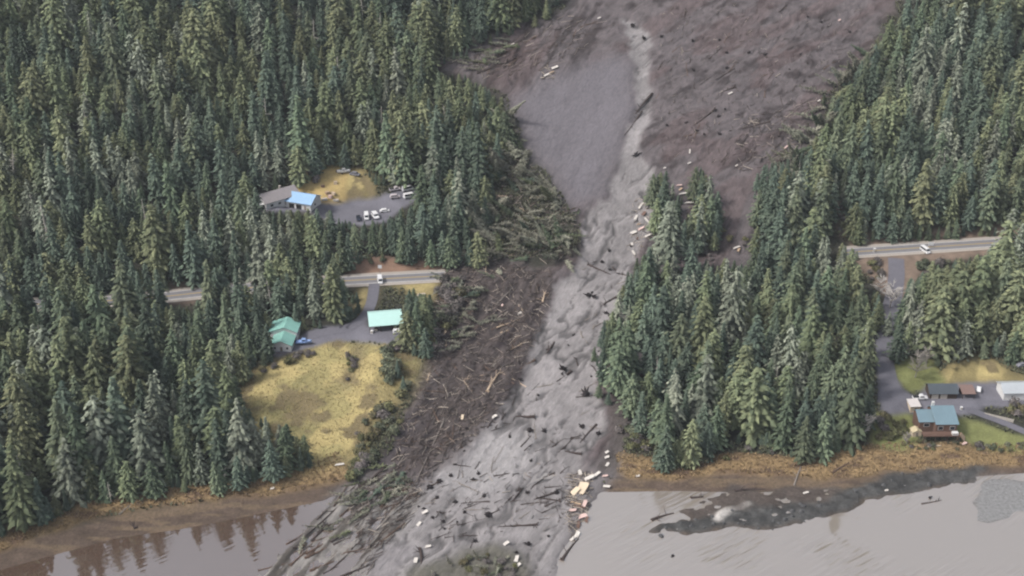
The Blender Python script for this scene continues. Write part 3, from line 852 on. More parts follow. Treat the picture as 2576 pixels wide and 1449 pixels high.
def region(px, py):
    """where a tree stands, in words"""
    inn = lambda k: bool(inside(np.array([px]), np.array([py]), FORESTS[k])[0])
    if inn('island'): return "in the tree island between the two tongues of mud"
    if inn('garage'): return "beside the turquoise roofed carport"
    if inn('point'): return ("on the wooded point by the bay, beside the mud" if px < 1850 else "on the wooded point by the bay, near the shore house") if py > 900 else "in the wood between the grey mud channel and the road"
    if inn('roadside'): return "between the road and the shore house"
    if inn('slope'): return "on the steep slope above the road, beside the purple mud" if px < 2250 else "on the steep slope above the road"
    if inn('shore'):
        if py > 1050: return "along the bank of the brown bay"
        return "below the road, beside the turquoise house" if px > 560 else "in the wood between the road and the bay"
    if py < 330: return "high on the hillside beside the mud scar" if px > 850 else "high on the forested hillside"
    if px > 1040: return "between the grey house clearing and the mud"
    return "on the hillside behind the grey roofed house" if py < 520 else "on the slope between the grey roofed house and the road"
LOOK = {'spruce': "dark blue-green spruce", 'hemlock': "dull green drooping hemlock", 'cedar': "yellowish green cedar", 'mossy': "pale lichen-covered conifer"}
NAMES = {'spruce': "spruce_tree", 'hemlock': "hemlock_tree", 'cedar': "cedar_tree", 'mossy': "lichened_tree"}

def plant(T, label=None, group=None, rot=None):
    x, y, z, h, kd, var, sw, rz = T[:8]
    cm_, tm_, R = KINDS[kd][var]
    s = h / 20.0
    o = thing(NAMES[kd], (x, y, z - 0.15), rz, rot=rot or (random.gauss(0, 0.025), random.gauss(0, 0.025), rz))
    o.scale = (s * sw, s * sw, s)
    c = bpy.data.objects.new("crown", cm_); COL.objects.link(c); c.parent = o
    t = bpy.data.objects.new("trunk", tm_); COL.objects.link(t); t.parent = o
    if label is None:
        size = "tall" if h > 21 else ("medium-sized" if h > 12 else "small")
        label = f"{size} {LOOK[kd]} {region(T[8], T[9])}"
    tag(o, label, "tree", group or f"{LOOK[kd]}s {region(T[8], T[9])}")
    return o, c, t

chosen = set()
for kd in NAMES:
    mine = sorted([i for i in range(len(TREES)) if TREES[i][4] == kd and show[i] > 0], key=lambda i: -show[i])
    chosen |= set(mine[:295])
for i in sorted(chosen):
    plant(TREES[i])
PROTO = {}
for kd in KINDS:      # first planted tree of each variant lends its meshes to the far wood
    for o in bpy.data.objects:
        if o.type == 'MESH' and o.name.split('.')[0] in ("crown", "trunk") and o.data in [q for t_ in KINDS[kd] for q in t_[:2]]:
            PROTO.setdefault(o.data.name, o)

def far_wood(name, kd, rest):
    """the rest of a kind: one object of points, each carrying a tree"""
    me = bpy.data.meshes.new(name)
    me.from_pydata([(TREES[i][0], TREES[i][1], TREES[i][2] - 0.15) for i in rest], [], [])
    for an, ty, vals in (("turn", 'FLOAT_VECTOR', [(0, 0, TREES[i][7]) for i in rest]),
                         ("size", 'FLOAT_VECTOR', [(TREES[i][3] / 20 * TREES[i][6],) * 2 + (TREES[i][3] / 20,) for i in rest]),
                         ("pick", 'INT', [TREES[i][5] for i in rest])):
        a = me.attributes.new(an, ty, 'POINT')
        a.data.foreach_set("vector" if ty == 'FLOAT_VECTOR' else "value", np.array(vals).ravel().astype(np.float32 if ty == 'FLOAT_VECTOR' else np.int32))
    o = bpy.data.objects.new(name, me); COL.objects.link(o)
    ng = bpy.data.node_groups.new(name, 'GeometryNodeTree')
    ng.interface.new_socket("Geometry", in_out='INPUT', socket_type='NodeSocketGeometry')
    ng.interface.new_socket("Geometry", in_out='OUTPUT', socket_type='NodeSocketGeometry')
    N, Lk = ng.nodes, ng.links
    gi = N.new("NodeGroupInput"); go = N.new("NodeGroupOutput"); jn = N.new("GeometryNodeJoinGeometry")
    def attr(n, ty):
        q = N.new("GeometryNodeInputNamedAttribute"); q.data_type = ty; q.inputs["Name"].default_value = n; return q
    tu, sz, pk = attr("turn", 'FLOAT_VECTOR'), attr("size", 'FLOAT_VECTOR'), attr("pick", 'INT')
    for v_ in range(6):
        eq = N.new("FunctionNodeCompare"); eq.data_type = 'INT'; eq.operation = 'EQUAL'
        ii = [s_ for s_ in eq.inputs if s_.type == 'INT']
        Lk.new(pk.outputs[0], ii[0]); ii[1].default_value = v_
        for me_ in KINDS[kd][v_][:2]:
            src = PROTO.get(me_.name)
            if src is None: continue
            oi = N.new("GeometryNodeObjectInfo"); oi.inputs["Object"].default_value = src; oi.inputs["As Instance"].default_value = True
            oi.transform_space = 'ORIGINAL'
            ip = N.new("GeometryNodeInstanceOnPoints")
            Lk.new(gi.outputs[0], ip.inputs["Points"]); Lk.new(eq.outputs[0], ip.inputs["Selection"]); Lk.new(oi.outputs["Geometry"], ip.inputs["Instance"])
            Lk.new(tu.outputs[0], ip.inputs["Rotation"]); Lk.new(sz.outputs[0], ip.inputs["Scale"])
            Lk.new(ip.outputs[0], jn.inputs[0])
    Lk.new(jn.outputs[0], go.inputs[0])
    md = o.modifiers.new("trees", 'NODES'); md.node_group = ng
    tag(o, f"mass of {LOOK[kd]}s filling the forest among the larger trees", "forest", kind='stuff')
for kd, nm in (('spruce', 'spruce_forest'), ('hemlock', 'hemlock_forest'), ('cedar', 'cedar_forest'), ('mossy', 'lichened_forest')):
    rest = [i for i in range(len(TREES)) if TREES[i][4] == kd and i not in chosen]
    if rest: far_wood(nm, kd, rest)
print("TREES", len(TREES), "individual", len(chosen), {k: sum(1 for t in TREES if t[4] == k) for k in KINDS})

# ---------------------------------------------------------------- buildings
M_WHITE = mat("white_siding", (222, 222, 222), 0.7, 0.08)
M_BROWN = mat("brown_siding", (112, 88, 78), 0.85, 0.2, 0.8)
M_DARKWOOD = mat("dark_timber", (74, 62, 56), 0.9, 0.25)
M_TURQ = mat("turquoise_metal_roof", (150, 200, 190), 0.45, 0.10, 0.6)
M_TURQ_P = mat("pale_turquoise_metal_roof", (196, 234, 228), 0.4, 0.07, 0.5)
M_GREYROOF = mat("grey_shingles", (152, 146, 148), 0.9, 0.16, 0.9)
M_BLUEROOF = mat("pale_blue_metal_roof", (160, 196, 232), 0.4, 0.08, 0.5)
M_SLATE = mat("blue_grey_metal_roof", (122, 146, 158), 0.5, 0.10, 0.5)
M_SLATE_D = mat("dark_slate_roof", (84, 92, 100), 0.7, 0.15, 0.6)
M_METAL = mat("galvanised_roof", (186, 192, 198), 0.4, 0.10, 0.5)
M_PANE = mat("window_glass", (40, 46, 56), 0.12, 0.2, 0.5, spec=0.6)
M_DOOR = mat("door_paint", (150, 140, 132), 0.7, 0.1)
M_CONC = mat("pale_concrete", (176, 170, 162), 0.9, 0.12, 0.8)
M_CREAM = mat("cream_boards", (222, 204, 180), 0.8, 0.14, 0.9)
M_TAN = mat("tan_boards", (184, 160, 136), 0.85, 0.18, 0.8)
M_PINK = mat("faded_pink_boards", (214, 186, 180), 0.85, 0.15, 0.8)
M_WHITEW = mat("broken_white_board", (214, 208, 202), 0.8, 0.38, 1.3)
M_DARK = mat("dark_opening", (34, 34, 38), 0.9, 0.2)
M_RUBBER = mat("tyre_rubber", (38, 38, 40), 0.9, 0.1)
M_CHROME = mat("bare_metal", (150, 150, 154), 0.4, 0.1, metal=0.5)

def window(parent, x, y, z, w, h, face='-y'):
    """frame with a pane set 3 cm back, on the wall that faces -y, +x or -x"""
    m = MB(); p = MB(); t = 0.12
    if face == '-y':
        m.box(x - w / 2, x + w / 2, y - 0.07, y - 0.003, z, z + h)
        p.box(x - w / 2 + t, x + w / 2 - t, y - 0.085, y - 0.072, z + t, z + h - t)
    else:
        s = 1 if face == '+x' else -1
        a, b_ = sorted((x + s * 0.003, x + s * 0.07)); m.box(a, b_, y - w / 2, y + w / 2, z, z + h)
        a, b_ = sorted((x + s * 0.072, x + s * 0.085)); p.box(a, b_, y - w / 2 + t, y + w / 2 - t, z + t, z + h - t)
    f = m.build("window", M_WHITE, parent); p.build("pane", M_PANE, f)
    return f

def door(parent, x, y, z, w, h, material=None):
    d = MB().box(x - w / 2, x + w / 2, y - 0.08, y - 0.004, z, z + h).build("door", material or M_DOOR, parent)
    MB().box(x + w / 2 - 0.2, x + w / 2 - 0.12, y - 0.15, y - 0.082, z + h * 0.45, z + h * 0.52).build("handle", M_CHROME, d)
    return d

def gable_block(parent, x0, x1, y0, y1, z0, zw, rise, ridge, wallm, roofm, over=0.6, ridge_at=0.5, th=0.16):
    """walls with two gables under a pitched roof of two slabs"""
    w = MB()
    if ridge == 'y':
        xr = x0 + (x1 - x0) * ridge_at
        w.prism([(x0, z0), (x1, z0), (x1, zw), (xr, zw + rise), (x0, zw)], y0, y1, 'xz')
        sl, sr = rise / (xr - x0), rise / (x1 - xr)
        prof = [(x0 - over, zw - sl * over + 0.02), (xr, zw + rise + 0.02), (x1 + over, zw - sr * over + 0.02),
                (x1 + over, zw - sr * over + th), (xr, zw + rise + th + 0.04), (x0 - over, zw - sl * over + th)]
        r = MB().prism(prof, y0 - over, y1 + over, 'xz')
        rib = MB()
        n = int((y1 - y0 + 2 * over) / 0.9)
        for i in range(1, n):
            yy = y0 - over + i * 0.9
            for a_, b_, s_ in ((x0 - over, xr, 1), (xr, x1 + over, -1)):
                za = zw - sl * over + th if s_ > 0 else zw + rise + th + 0.04
                zb = zw + rise + th + 0.04 if s_ > 0 else zw - sr * over + th
                rib.prism([(a_, za - 0.02), (b_, zb - 0.02), (b_, zb + 0.06), (a_, za + 0.06)], yy - 0.04, yy + 0.04, 'xz')
    else:
        yr = y0 + (y1 - y0) * ridge_at
        w.prism([(y0, z0), (y1, z0), (y1, zw), (yr, zw + rise), (y0, zw)], x0, x1, 'yz')
        sl, sr = rise / (yr - y0), rise / (y1 - yr)
        prof = [(y0 - over, zw - sl * over + 0.02), (yr, zw + rise + 0.02), (y1 + over, zw - sr * over + 0.02),
                (y1 + over, zw - sr * over + th), (yr, zw + rise + th + 0.04), (y0 - over, zw - sl * over + th)]
        r = MB().prism(prof, x0 - over, x1 + over, 'yz')
        rib = MB()
        n = int((x1 - x0 + 2 * over) / 0.9)
        for i in range(1, n):
            xx = x0 - over + i * 0.9
            za, zr_, zb = zw - sl * over + th, zw + rise + th + 0.04, zw - sr * over + th
            rib.prism([(y0 - over, za - 0.02), (yr, zr_ - 0.02), (yr, zr_ + 0.06), (y0 - over, za + 0.06)], xx - 0.04, xx + 0.04, 'yz')
            rib.prism([(yr, zr_ - 0.02), (y1 + over, zb - 0.02), (y1 + over, zb + 0.06), (yr, zr_ + 0.06)], xx - 0.04, xx + 0.04, 'yz')
    w.build("wall", wallm, parent)
    ro = r.build("roof", roofm, parent)
    if roofm not in (M_GREYROOF,):
        rib.build("roof_seam", roofm, ro)
    return ro

def pad(px, py):
    q = at(px, py); return (float(q[0]), float(q[1]), float(q[2]))

R_ = math.radians
# grey roofed house and blue roofed garage in the upper clearing
h = thing("house", pad(698, 508), R_(38), "grey shingled white house at the edge of the hillside clearing", "house")
ro = gable_block(h, -8.5, 8.5, -5, 5, -1.5, 3.6, 2.4, 'x', M_WHITE, M_GREYROOF, 0.7)
MB().box(2.0, 2.9, 0.8, 1.7, 5.0, 7.0).build("chimney", M_CONC, ro)
for x in (-5.5, -1.5, 4.5): window(h, x, -5, 1.0, 1.6, 1.3)
window(h, -8.5, -2.2, 1.0, 1.6, 1.3, '-x'); window(h, -8.5, 2.2, 1.0, 1.6, 1.3, '-x'); door(h, 1.6, -5, 0.0, 1.0, 2.1)
MB().box(-11.2, -8.56, -4, 4, 2.5, 2.66).build("porch_roof", M_WHITE, h)
for yy in (-3.8, 3.8): MB().box(-11.1, -10.9, yy - 0.1, yy + 0.1, -1.5, 2.5).build("porch_post", M_WHITE, h)
g = thing("garage", pad(762, 517), R_(-20), "garage with a pale blue metal roof beside the grey roofed house", "garage")
gable_block(g, -6.2, 6.2, -4.2, 5.8, -1.5, 3.4, 2.4, 'x', M_WHITE, M_BLUEROOF, 0.6)
for x in (-3.4, 0.2): MB().box(x - 1.3, x + 1.3, -4.29, -4.204, 0, 2.3).build("garage_door", M_DARK, g)  # dark sheets on the wall, painting the shade of open bays
door(g, 3.4, -4.2, 0, 1.0, 2.1); window(g, 6.2, 0, 1.0, 1.4, 1.2, '+x')

# turquoise roofed house below the road
h = thing("house", pad(712, 868), R_(-3), "turquoise roofed house with a white front above the yellow hillside", "house")
gable_block(h, -5.6, 5.2, 3.0, 11.0, -1.5, 4.6, 2.0, 'y', M_WHITE, M_TURQ, 0.5, 0.55)
gable_block(h, -3.6, 4.4, -5.0, 2.5, -1.5, 3.0, 1.9, 'y', M_WHITE, M_TURQ, 0.55, 0.5)
window(h, -2.2, -5.0, 0.9, 1.0, 1.2); door(h, 0.4, -5.0, -0.1, 1.0, 2.1); window(h, 2.8, -5.0, 0.9, 1.0, 1.2); window(h, 4.4, -1.5, 0.9, 1.4, 1.2, '+x'); window(h, 5.2, 6.5, 1.4, 1.5, 1.3, '+x')
MB().box(-3.8, 4.6, -7.6, -5.06, -0.35, -0.15).build("deck", M_BROWN, h)
for x in (-3.6, 0.4, 4.4): MB().box(x - 0.12, x + 0.12, -7.5, -7.26, -2.6, -0.35).build("deck_post", M_DARKWOOD, h)
rl = MB().box(-3.8, 4.6, -7.6, -7.52, 0.65, 0.75)
for x in np.arange(-3.8, 4.7, 0.7): rl.box(x - 0.03, x + 0.03, -7.59, -7.53, -0.15, 0.65)
rl.build("railing", M_BROWN, h)

# open carport with the palest roof
h = thing("carport", pad(972, 833), R_(9), "open carport with a pale turquoise metal roof at the end of the driveway", "carport")
prof = [(-0.6, 2.9), (7.0, 5.2), (10.4, 4.0), (10.4, 4.16), (7.0, 5.38), (-0.6, 3.06)]
ro = MB().prism(prof, -7.0, 7.0, 'yz').build("roof", M_TURQ_P, h)
rb = MB()
for i in range(1, 16):
    x = -7.0 + i * 0.875
    rb.prism([(-0.6, 3.04), (7.0, 5.36), (7.0, 5.43), (-0.6, 3.12)], x - 0.04, x + 0.04, 'yz')
rb.build("roof_seam", M_TURQ_P, ro)
for x in (-6.6, -2.2, 2.2, 6.6):
    MB().box(x - 0.13, x + 0.13, 0.0, 0.26, -1.0, 2.98).build("post", M_DARKWOOD, h)
MB().box(-6.8, 6.8, 9.6, 9.75, -1.5, 4.1).build("back_wall", M_BROWN, h)
MB().box(6.6, 6.75, 3.0, 9.55, -1.5, 3.9).build("side_wall", M_BROWN, h)

# house by the shore with two roofs and a deck
h = thing("house", pad(2377, 1100), R_(1), "blue-grey roofed shore house with a brown deck facing the bay", "house")
ro = gable_block(h, -3.9, 3.9, 0, 12.0, -1.5, 6.0, 2.6, 'x', M_BROWN, M_SLATE, 0.5, 0.68)
MB().box(-3.4, -2.5, 9.2, 10.1, 7.6, 9.6).build("chimney", M_WHITE, ro)
gable_block(h, -9.4, -3.93, 2.8, 10.5, -1.5, 5.2, 1.9, 'x', M_BROWN, M_SLATE, 0.4, 0.68)
for x in (-2.2, 2.2):
    window(h, x, 0, 3.3, 1.9, 1.6); window(h, x, 0, 0.4, 1.9, 1.5)
window(h, -6.6, 2.8, 3.0, 2.2, 1.4); window(h, 3.9, 4.0, 3.2, 1.6, 1.4, '+x')
dk = MB().box(-9.2, 4.2, -3.2, -0.06, 2.45, 2.65); dk.build("deck", M_BROWN, h)
for x in (-9.0, -4.6, -0.2, 4.0): MB().box(x - 0.13, x + 0.13, -3.1, -2.84, -1.5, 2.45).build("deck_post", M_DARKWOOD, h)
rl = MB().box(-9.2, 4.2, -3.2, -3.12, 3.55, 3.66)
for x in np.arange(-9.2, 4.25, 0.6): rl.box(x - 0.03, x + 0.03, -3.19, -3.13, 2.65, 3.55)
rl.build("railing", M_BROWN, h)
MB().box(1.6, 3.8, -2.9, -1.2, 2.66, 3.6).build("awning_bench", M_WHITE, h)
h = thing("shed", pad(2301, 1037), R_(4), "pale flat-roofed shed against the left wing of the shore house", "shed")
MB().box(-1.9, 1.9, 0, 4.2, -1, 2.6).build("wall", M_CREAM, h)
MB().prism([(-0.4, 2.6), (4.6, 3.1), (4.6, 3.25), (-0.4, 2.75)], -2.2, 2.2, 'yz').build("roof", mat("pale_felt_roof", (214, 208, 206), 0.8, 0.08), h)
door(h, 0.3, 0, 0, 0.9, 2.0)
h = thing("garage", pad(2372, 1003), R_(0), "long dark slate roofed garage behind the shore house", "garage")
gable_block(h, -5.2, 5.2, 0, 6.6, -1.5, 2.6, 2.0, 'x', M_DARKWOOD, M_SLATE_D, 0.5)
for x in (-3.2, 0.2): MB().box(x - 1.3, x + 1.3, -0.09, -0.004, 0, 2.2).build("garage_door", M_CONC, h)
h = thing("shed", pad(2436, 1003), R_(0), "brown open woodshed joined to the end of the dark garage", "shed")
MB().box(-2.3, 2.3, 4.9, 5.05, -1, 2.6).build("back_wall", M_BROWN, h)
MB().prism([(-0.3, 2.2), (5.4, 3.0), (5.4, 3.12), (-0.3, 2.32)], -2.7, 2.7, 'yz').build("roof", mat("rusty_roof", (134, 112, 106), 0.9, 0.2), h)
for x in (-2.2, 2.2): MB().box(x - 0.1, x + 0.1, 0, 0.2, -1, 2.2).build("post", M_DARKWOOD, h)
for k in range(6):
    MB().box(-1.9 + k * 0.62, -1.4 + k * 0.62, 3.2, 4.6, 0, 0.9 + 0.25 * (k % 3)).build("firewood_rick", M_TAN if k % 2 else M_BROWN, h)
h = thing("workshop", pad(2576, 1006), R_(2), "workshop with a white and grey metal roof at the end of the paved yard", "workshop")
gable_block(h, -8.2, 9.0, 0, 8.0, -1.5, 3.4, 1.8, 'x', M_WHITE, M_METAL, 0.5)
for x in (-5.2, -1.2, 2.8): MB().box(x - 1.6, x + 1.6, -0.09, -0.004, 0, 2.8).build("garage_door", M_WHITE, h)
h = thing("shed", pad(2306, 1098), R_(5), "small beige garden shed below the deck of the shore house", "shed")
gable_block(h, -1.7, 1.7, 0, 2.8, -0.6, 1.9, 0.8, 'y', M_CREAM, mat("beige_roof", (206, 192, 160), 0.85, 0.1), 0.25)
door(h, 0, 0, 0, 0.8, 1.7)
h = thing("tarp_shelter", pad(2417, 1104), R_(-20), "torn tan tarpaulin shelter on the lawn beside the shore house", "shelter")
MB().prism([(-1.8, 0.0), (-0.2, 2.0), (1.5, 0.2), (1.4, 0.1), (-0.2, 1.85), (-1.65, -0.1)], -1.6, 1.6, 'xz').build("cover", M_TAN, h)
for yy in (-1.5, 1.5): MB().tube([(-0.2, yy, -0.3), (-0.2, yy, 1.84)], [0.06, 0.06], 6).build("pole", M_DARKWOOD, h)
h = thing("retaining_wall", pad(2512, 1052), R_(-26), "low pale concrete wall along the lower drive by the lawn", "wall")
MB().box(-5.5, 5.5, -0.2, 0.2, -0.8, 0.75).build("wall", M_CONC, h); MB().box(-5.6, 5.6, -0.27, 0.27, 0.753, 0.86).build("coping", M_CONC, h)

# ---------------------------------------------------------------- vehicles
def vehicle(name, kind, px, py, rz, paint, label, cat, group=None, s=1.0, dz=0.02):
    q = at(px, py)
    o = thing(name, (q[0], q[1], q[2] + dz), R_(rz), label, cat, group); o.scale = (s, s, s)
    L, W, Hc, lo = {'car': (4.5, 1.85, 1.5, 0.32), 'suv': (4.7, 1.95, 1.8, 0.40), 'pickup': (5.5, 2.0, 1.85, 0.45), 'van': (5.6, 2.05, 2.35, 0.35)}[kind]
    a = L / 2; belt = {'car': 0.92, 'suv': 1.08, 'pickup': 1.1, 'van': 1.2}[kind]
    cab = {'car': (-1.9, -1.15, 0.75, 1.45), 'suv': (-2.2, -1.95, 0.8, 1.45), 'pickup': (-0.35, -0.2, 1.0, 1.55), 'van': (-2.75, -2.7, 1.6, 2.3)}[kind]
    body = [(-a, lo), (a, lo), (a, belt * 0.72), (a - 0.15, belt * 0.85), (cab[3], belt), (-a + 0.08, belt), (-a, belt * 0.9)]
    MB().prism(body, -W / 2, W / 2, 'xz').build("body", paint, o, bevel=0.07)
    top = [(cab[0], belt + 0.004), (cab[3], belt + 0.004), (cab[2], Hc), (cab[1], Hc)]
    MB().prism([(p[0], p[1] + 0.0) for p in top], -W / 2 + 0.1, W / 2 - 0.1, 'xz').build("roof", paint, o, bevel=0.05)
    gl = MB()
    for s_ in (-1, 1):
        y0, y1 = sorted((s_ * (W / 2 - 0.1 + 0.003), s_ * (W / 2 - 0.1 + 0.02)))
        ins = [(cab[0] * 0.9, belt + 0.1), (cab[3] * 0.86, belt + 0.1), (cab[2] * 0.92, Hc - 0.12), (cab[1] * 0.92, Hc - 0.12)]
        gl.prism(ins, y0, y1, 'xz')
    gl.build("side_window", M_PANE, o)
    dx, dz_ = cab[3] - cab[2], Hc - belt
    n = Vector((dz_, 0, dx)).normalized() * 0.02
    wsg = MB(); p0, p1 = Vector((cab[3] - dx * 0.12, 0, belt + dz_ * 0.12)) + n, Vector((cab[2] + dx * 0.12, 0, Hc - dz_ * 0.12)) + n
    wsg.add([(p0.x, -W / 2 + .2, p0.z), (p0.x, W / 2 - .2, p0.z), (p1.x, W / 2 - .26, p1.z), (p1.x, -W / 2 + .26, p1.z)], [(0, 1, 2, 3)])
    wsg.build("windscreen", M_PANE, o)
    if kind == 'pickup':
        MB().box(-a + 0.12, -0.42, -W / 2 + 0.12, W / 2 - 0.12, belt + 0.002, belt + 0.02).build("bed", M_DARK, o)
    for sx in (-1, 1):
        for sy in (-1, 1):
            cx_, cy_ = sx * L * 0.31, sy * (W / 2 - 0.08)
            wl = MB().tube([(cx_, cy_ - 0.12, 0.34), (cx_, cy_ + 0.12, 0.34)], [0.34, 0.34], 12).build("wheel", M_RUBBER, o)
            MB().tube([(cx_, cy_ + sy * 0.121, 0.34), (cx_, cy_ + sy * 0.135, 0.34)], [0.18, 0.18], 10).build("hub", M_CHROME, wl)
    for sy in (-1, 1):
        MB().box(a + 0.002, a + 0.03, sy * W * 0.36 - 0.17, sy * W * 0.36 + 0.17, belt * 0.6, belt * 0.74).build("headlight", M_CHROME, o)
    return o
P_WHITE = mat("white_car_paint", (236, 236, 238), 0.3, 0.04, spec=0.5)
P_DARK = mat("dark_blue_car_paint", (44, 50, 66), 0.25, 0.08, spec=0.5)
P_PALE = mat("silver_pink_car_paint", (206, 198, 202), 0.35, 0.06, spec=0.5)
P_GREY = mat("grey_car_paint", (142, 142, 152), 0.35, 0.06, spec=0.5)
vehicle("van", 'van', 922, 549, -82, P_WHITE, "white van parked between the dark pickup and the white wagon on the grey yard", "van")
vehicle("wagon", 'suv', 944, 547, -68, P_WHITE, "white station wagon parked at an angle on the lower edge of the grey yard", "car", s=1.25)
vehicle("pickup", 'pickup', 902, 552, -80, P_DARK, "dark blue pickup parked first in the row on the grey yard", "pickup", s=0.95)
vehicle("car", 'car', 968, 533, 10, P_WHITE, "small white car standing apart under the trees at the grey yard", "car")
vehicle("van", 'van', 1026, 479, 28, P_WHITE, "white van parked uppermost among the vehicles at the far end of the yard", "van")
vehicle("van", 'van', 1030, 497, 26, P_WHITE, "white van parked just below another white van at the end of the yard", "van")
vehicle("pickup", 'pickup', 994, 479, 20, P_PALE, "silvery pink pickup beside the upper white van", "pickup")
vehicle("wagon", 'suv', 994, 498, 12, P_PALE, "silvery pink wagon beside the lower white van", "car")
vehicle("car", 'car', 893, 441, -20, P_GREY, "grey car parked under the trees beside the white boat", "car", s=1.1)
vehicle("van", 'van', 956, 709, -80, P_WHITE, "white van on the road beside the tall sign at the driveway mouth", "van")
vehicle("van", 'van', 2327, 634, -70, P_WHITE, "white van stopped on the road above the shore house", "van")
vehicle("pickup", 'pickup', 2314, 1004, 2, P_WHITE, "white pickup parked beside the dark slate roofed garage", "pickup", s=1.05)
vehicle("wagon", 'suv', 1003, 838, 10, P_WHITE, "white wagon parked in front of the open carport", "car")
vehicle("car", 'car', 2462, 982, 70, P_WHITE, "white car on the paved yard between the woodshed and the workshop", "car", s=0.9)
vehicle("car", 'car', 2570, 921, 20, P_GREY, "grey car parked by the trees above the yellow mound", "car")

def boat(px, py, rz, hullm, cabm, label, s=1.0):
    q = at(px, py); o = thing("boat", (q[0], q[1], q[2] + 0.55), R_(rz), label, "boat"); o.scale = (s,) * 3
    n = 9; vs = []; fs = []
    for i in range(n):
        t = i / (n - 1); x = -3 + 6.2 * t; w = 1.1 * (1 - max(0, (t - 0.45) / 0.55) ** 2.2) + 0.02; zt = 0.9 + 0.35 * t * t; zk = 0.0 + 0.25 * max(0, t - 0.6) * 2
        vs += [(x, -w, zt), (x, -w * 0.75, zk + 0.25), (x, 0, zk), (x, w * 0.75, zk + 0.25), (x, w, zt), (x, w * 0.85, zt - 0.02), (x, 0, zt - 0.25), (x, -w * 0.85, zt - 0.02)]
    for i in range(n - 1):
        for k in range(8): fs.append((i * 8 + k, i * 8 + (k + 1) % 8, (i + 1) * 8 + (k + 1) % 8, (i + 1) * 8 + k))
    fs.append(tuple(range(8))[::-1])
    MB().add(vs, fs).build("hull", hullm, o)
    c = MB().prism([(-0.7, 0.72), (1.2, 0.85), (0.85, 1.9), (-0.7, 1.95)], -0.75, 0.75, 'xz').build("cabin", cabm, o, bevel=0.06)
    MB().box(-0.4, 0.7, -0.765, -0.753, 1.2, 1.7).build("window", M_PANE, c)
    MB().tube([(-0.5, 0, 1.96), (-0.55, 0, 3.4)], [0.05, 0.03], 6).build("mast", M_CHROME, o)
    MB().box(-3.4, -3.0, -0.25, 0.25, 0.3, 1.3).build("outboard_motor", M_DARK, o)
    tr = MB().box(-2.4, 4.0, -0.08, 0.08, -0.25, -0.12).build("trailer_frame", M_CHROME, o)
    for sy in (-1, 1): MB().tube([(-0.6, sy * 0.75, -0.22), (-0.6, sy * 0.98, -0.22)], [0.33, 0.33], 10).build("wheel", M_RUBBER, tr)
boat(864, 436, 8, P_WHITE, M_WHITE, "white boat on its trailer at the top of the yellow clearing")
P_BLUE = mat("light_blue_gelcoat", (150, 178, 226), 0.35, 0.06, spec=0.5)
boat(764, 866, 4, P_BLUE, P_BLUE, "light blue boat with a cabin beside the turquoise roofed house", 1.05)

# ---------------------------------------------------------------- road furniture and small things in the yards
def sign(px, py, hgt, w, hh, label):
    q = at(px, py); o = thing("road_sign", tuple(q), 0, label, "sign")
    MB().tube([(0, 0, -0.4), (0, 0, hgt)], [0.09, 0.08], 8).build("post", M_CHROME, o)
    MB().box(-w / 2, w / 2, -0.13, -0.085, hgt - hh, hgt + 0.1).build("panel", P_WHITE, o, bevel=0.02)
sign(957, 699, 6.2, 1.7, 1.5, "tall white panel on a post beside the road at the driveway mouth")
sign(2341, 622, 2.6, 2.3, 1.7, "white panel on a post behind the white van on the road")
def cabinet(px, py, w, d, hh, material, label, name="cabinet", cat="cabinet"):
    q = at(px, py); o = thing(name, tuple(q), random.uniform(-0.4, 0.4), label, cat)
    MB().box(-w / 2, w / 2, -d / 2, d / 2, -0.2, hh).build("housing", material, o, bevel=0.04)
    MB().box(-w / 2 + 0.08, w / 2 - 0.08, -d / 2 - 0.03, -d / 2 - 0.003, 0.15, hh - 0.15).build("door", M_CONC, o)
cabinet(2199, 634, 1.0, 0.8, 1.9, P_WHITE, "white roadside cabinet near where the mud buried the road")
cabinet(936, 838, 1.1, 1.0, 1.3, P_WHITE, "white chest freezer standing at the open front of the carport", "freezer", "freezer")
cabinet(2418, 1030, 0.9, 0.8, 1.2, P_WHITE, "small white tank housing at the corner of the shore house", "tank_housing", "tank")
cabinet(947, 832, 1.5, 1.2, 1.4, M_DARK, "dark machine under the carport roof beside the white freezer", "machine", "machine")

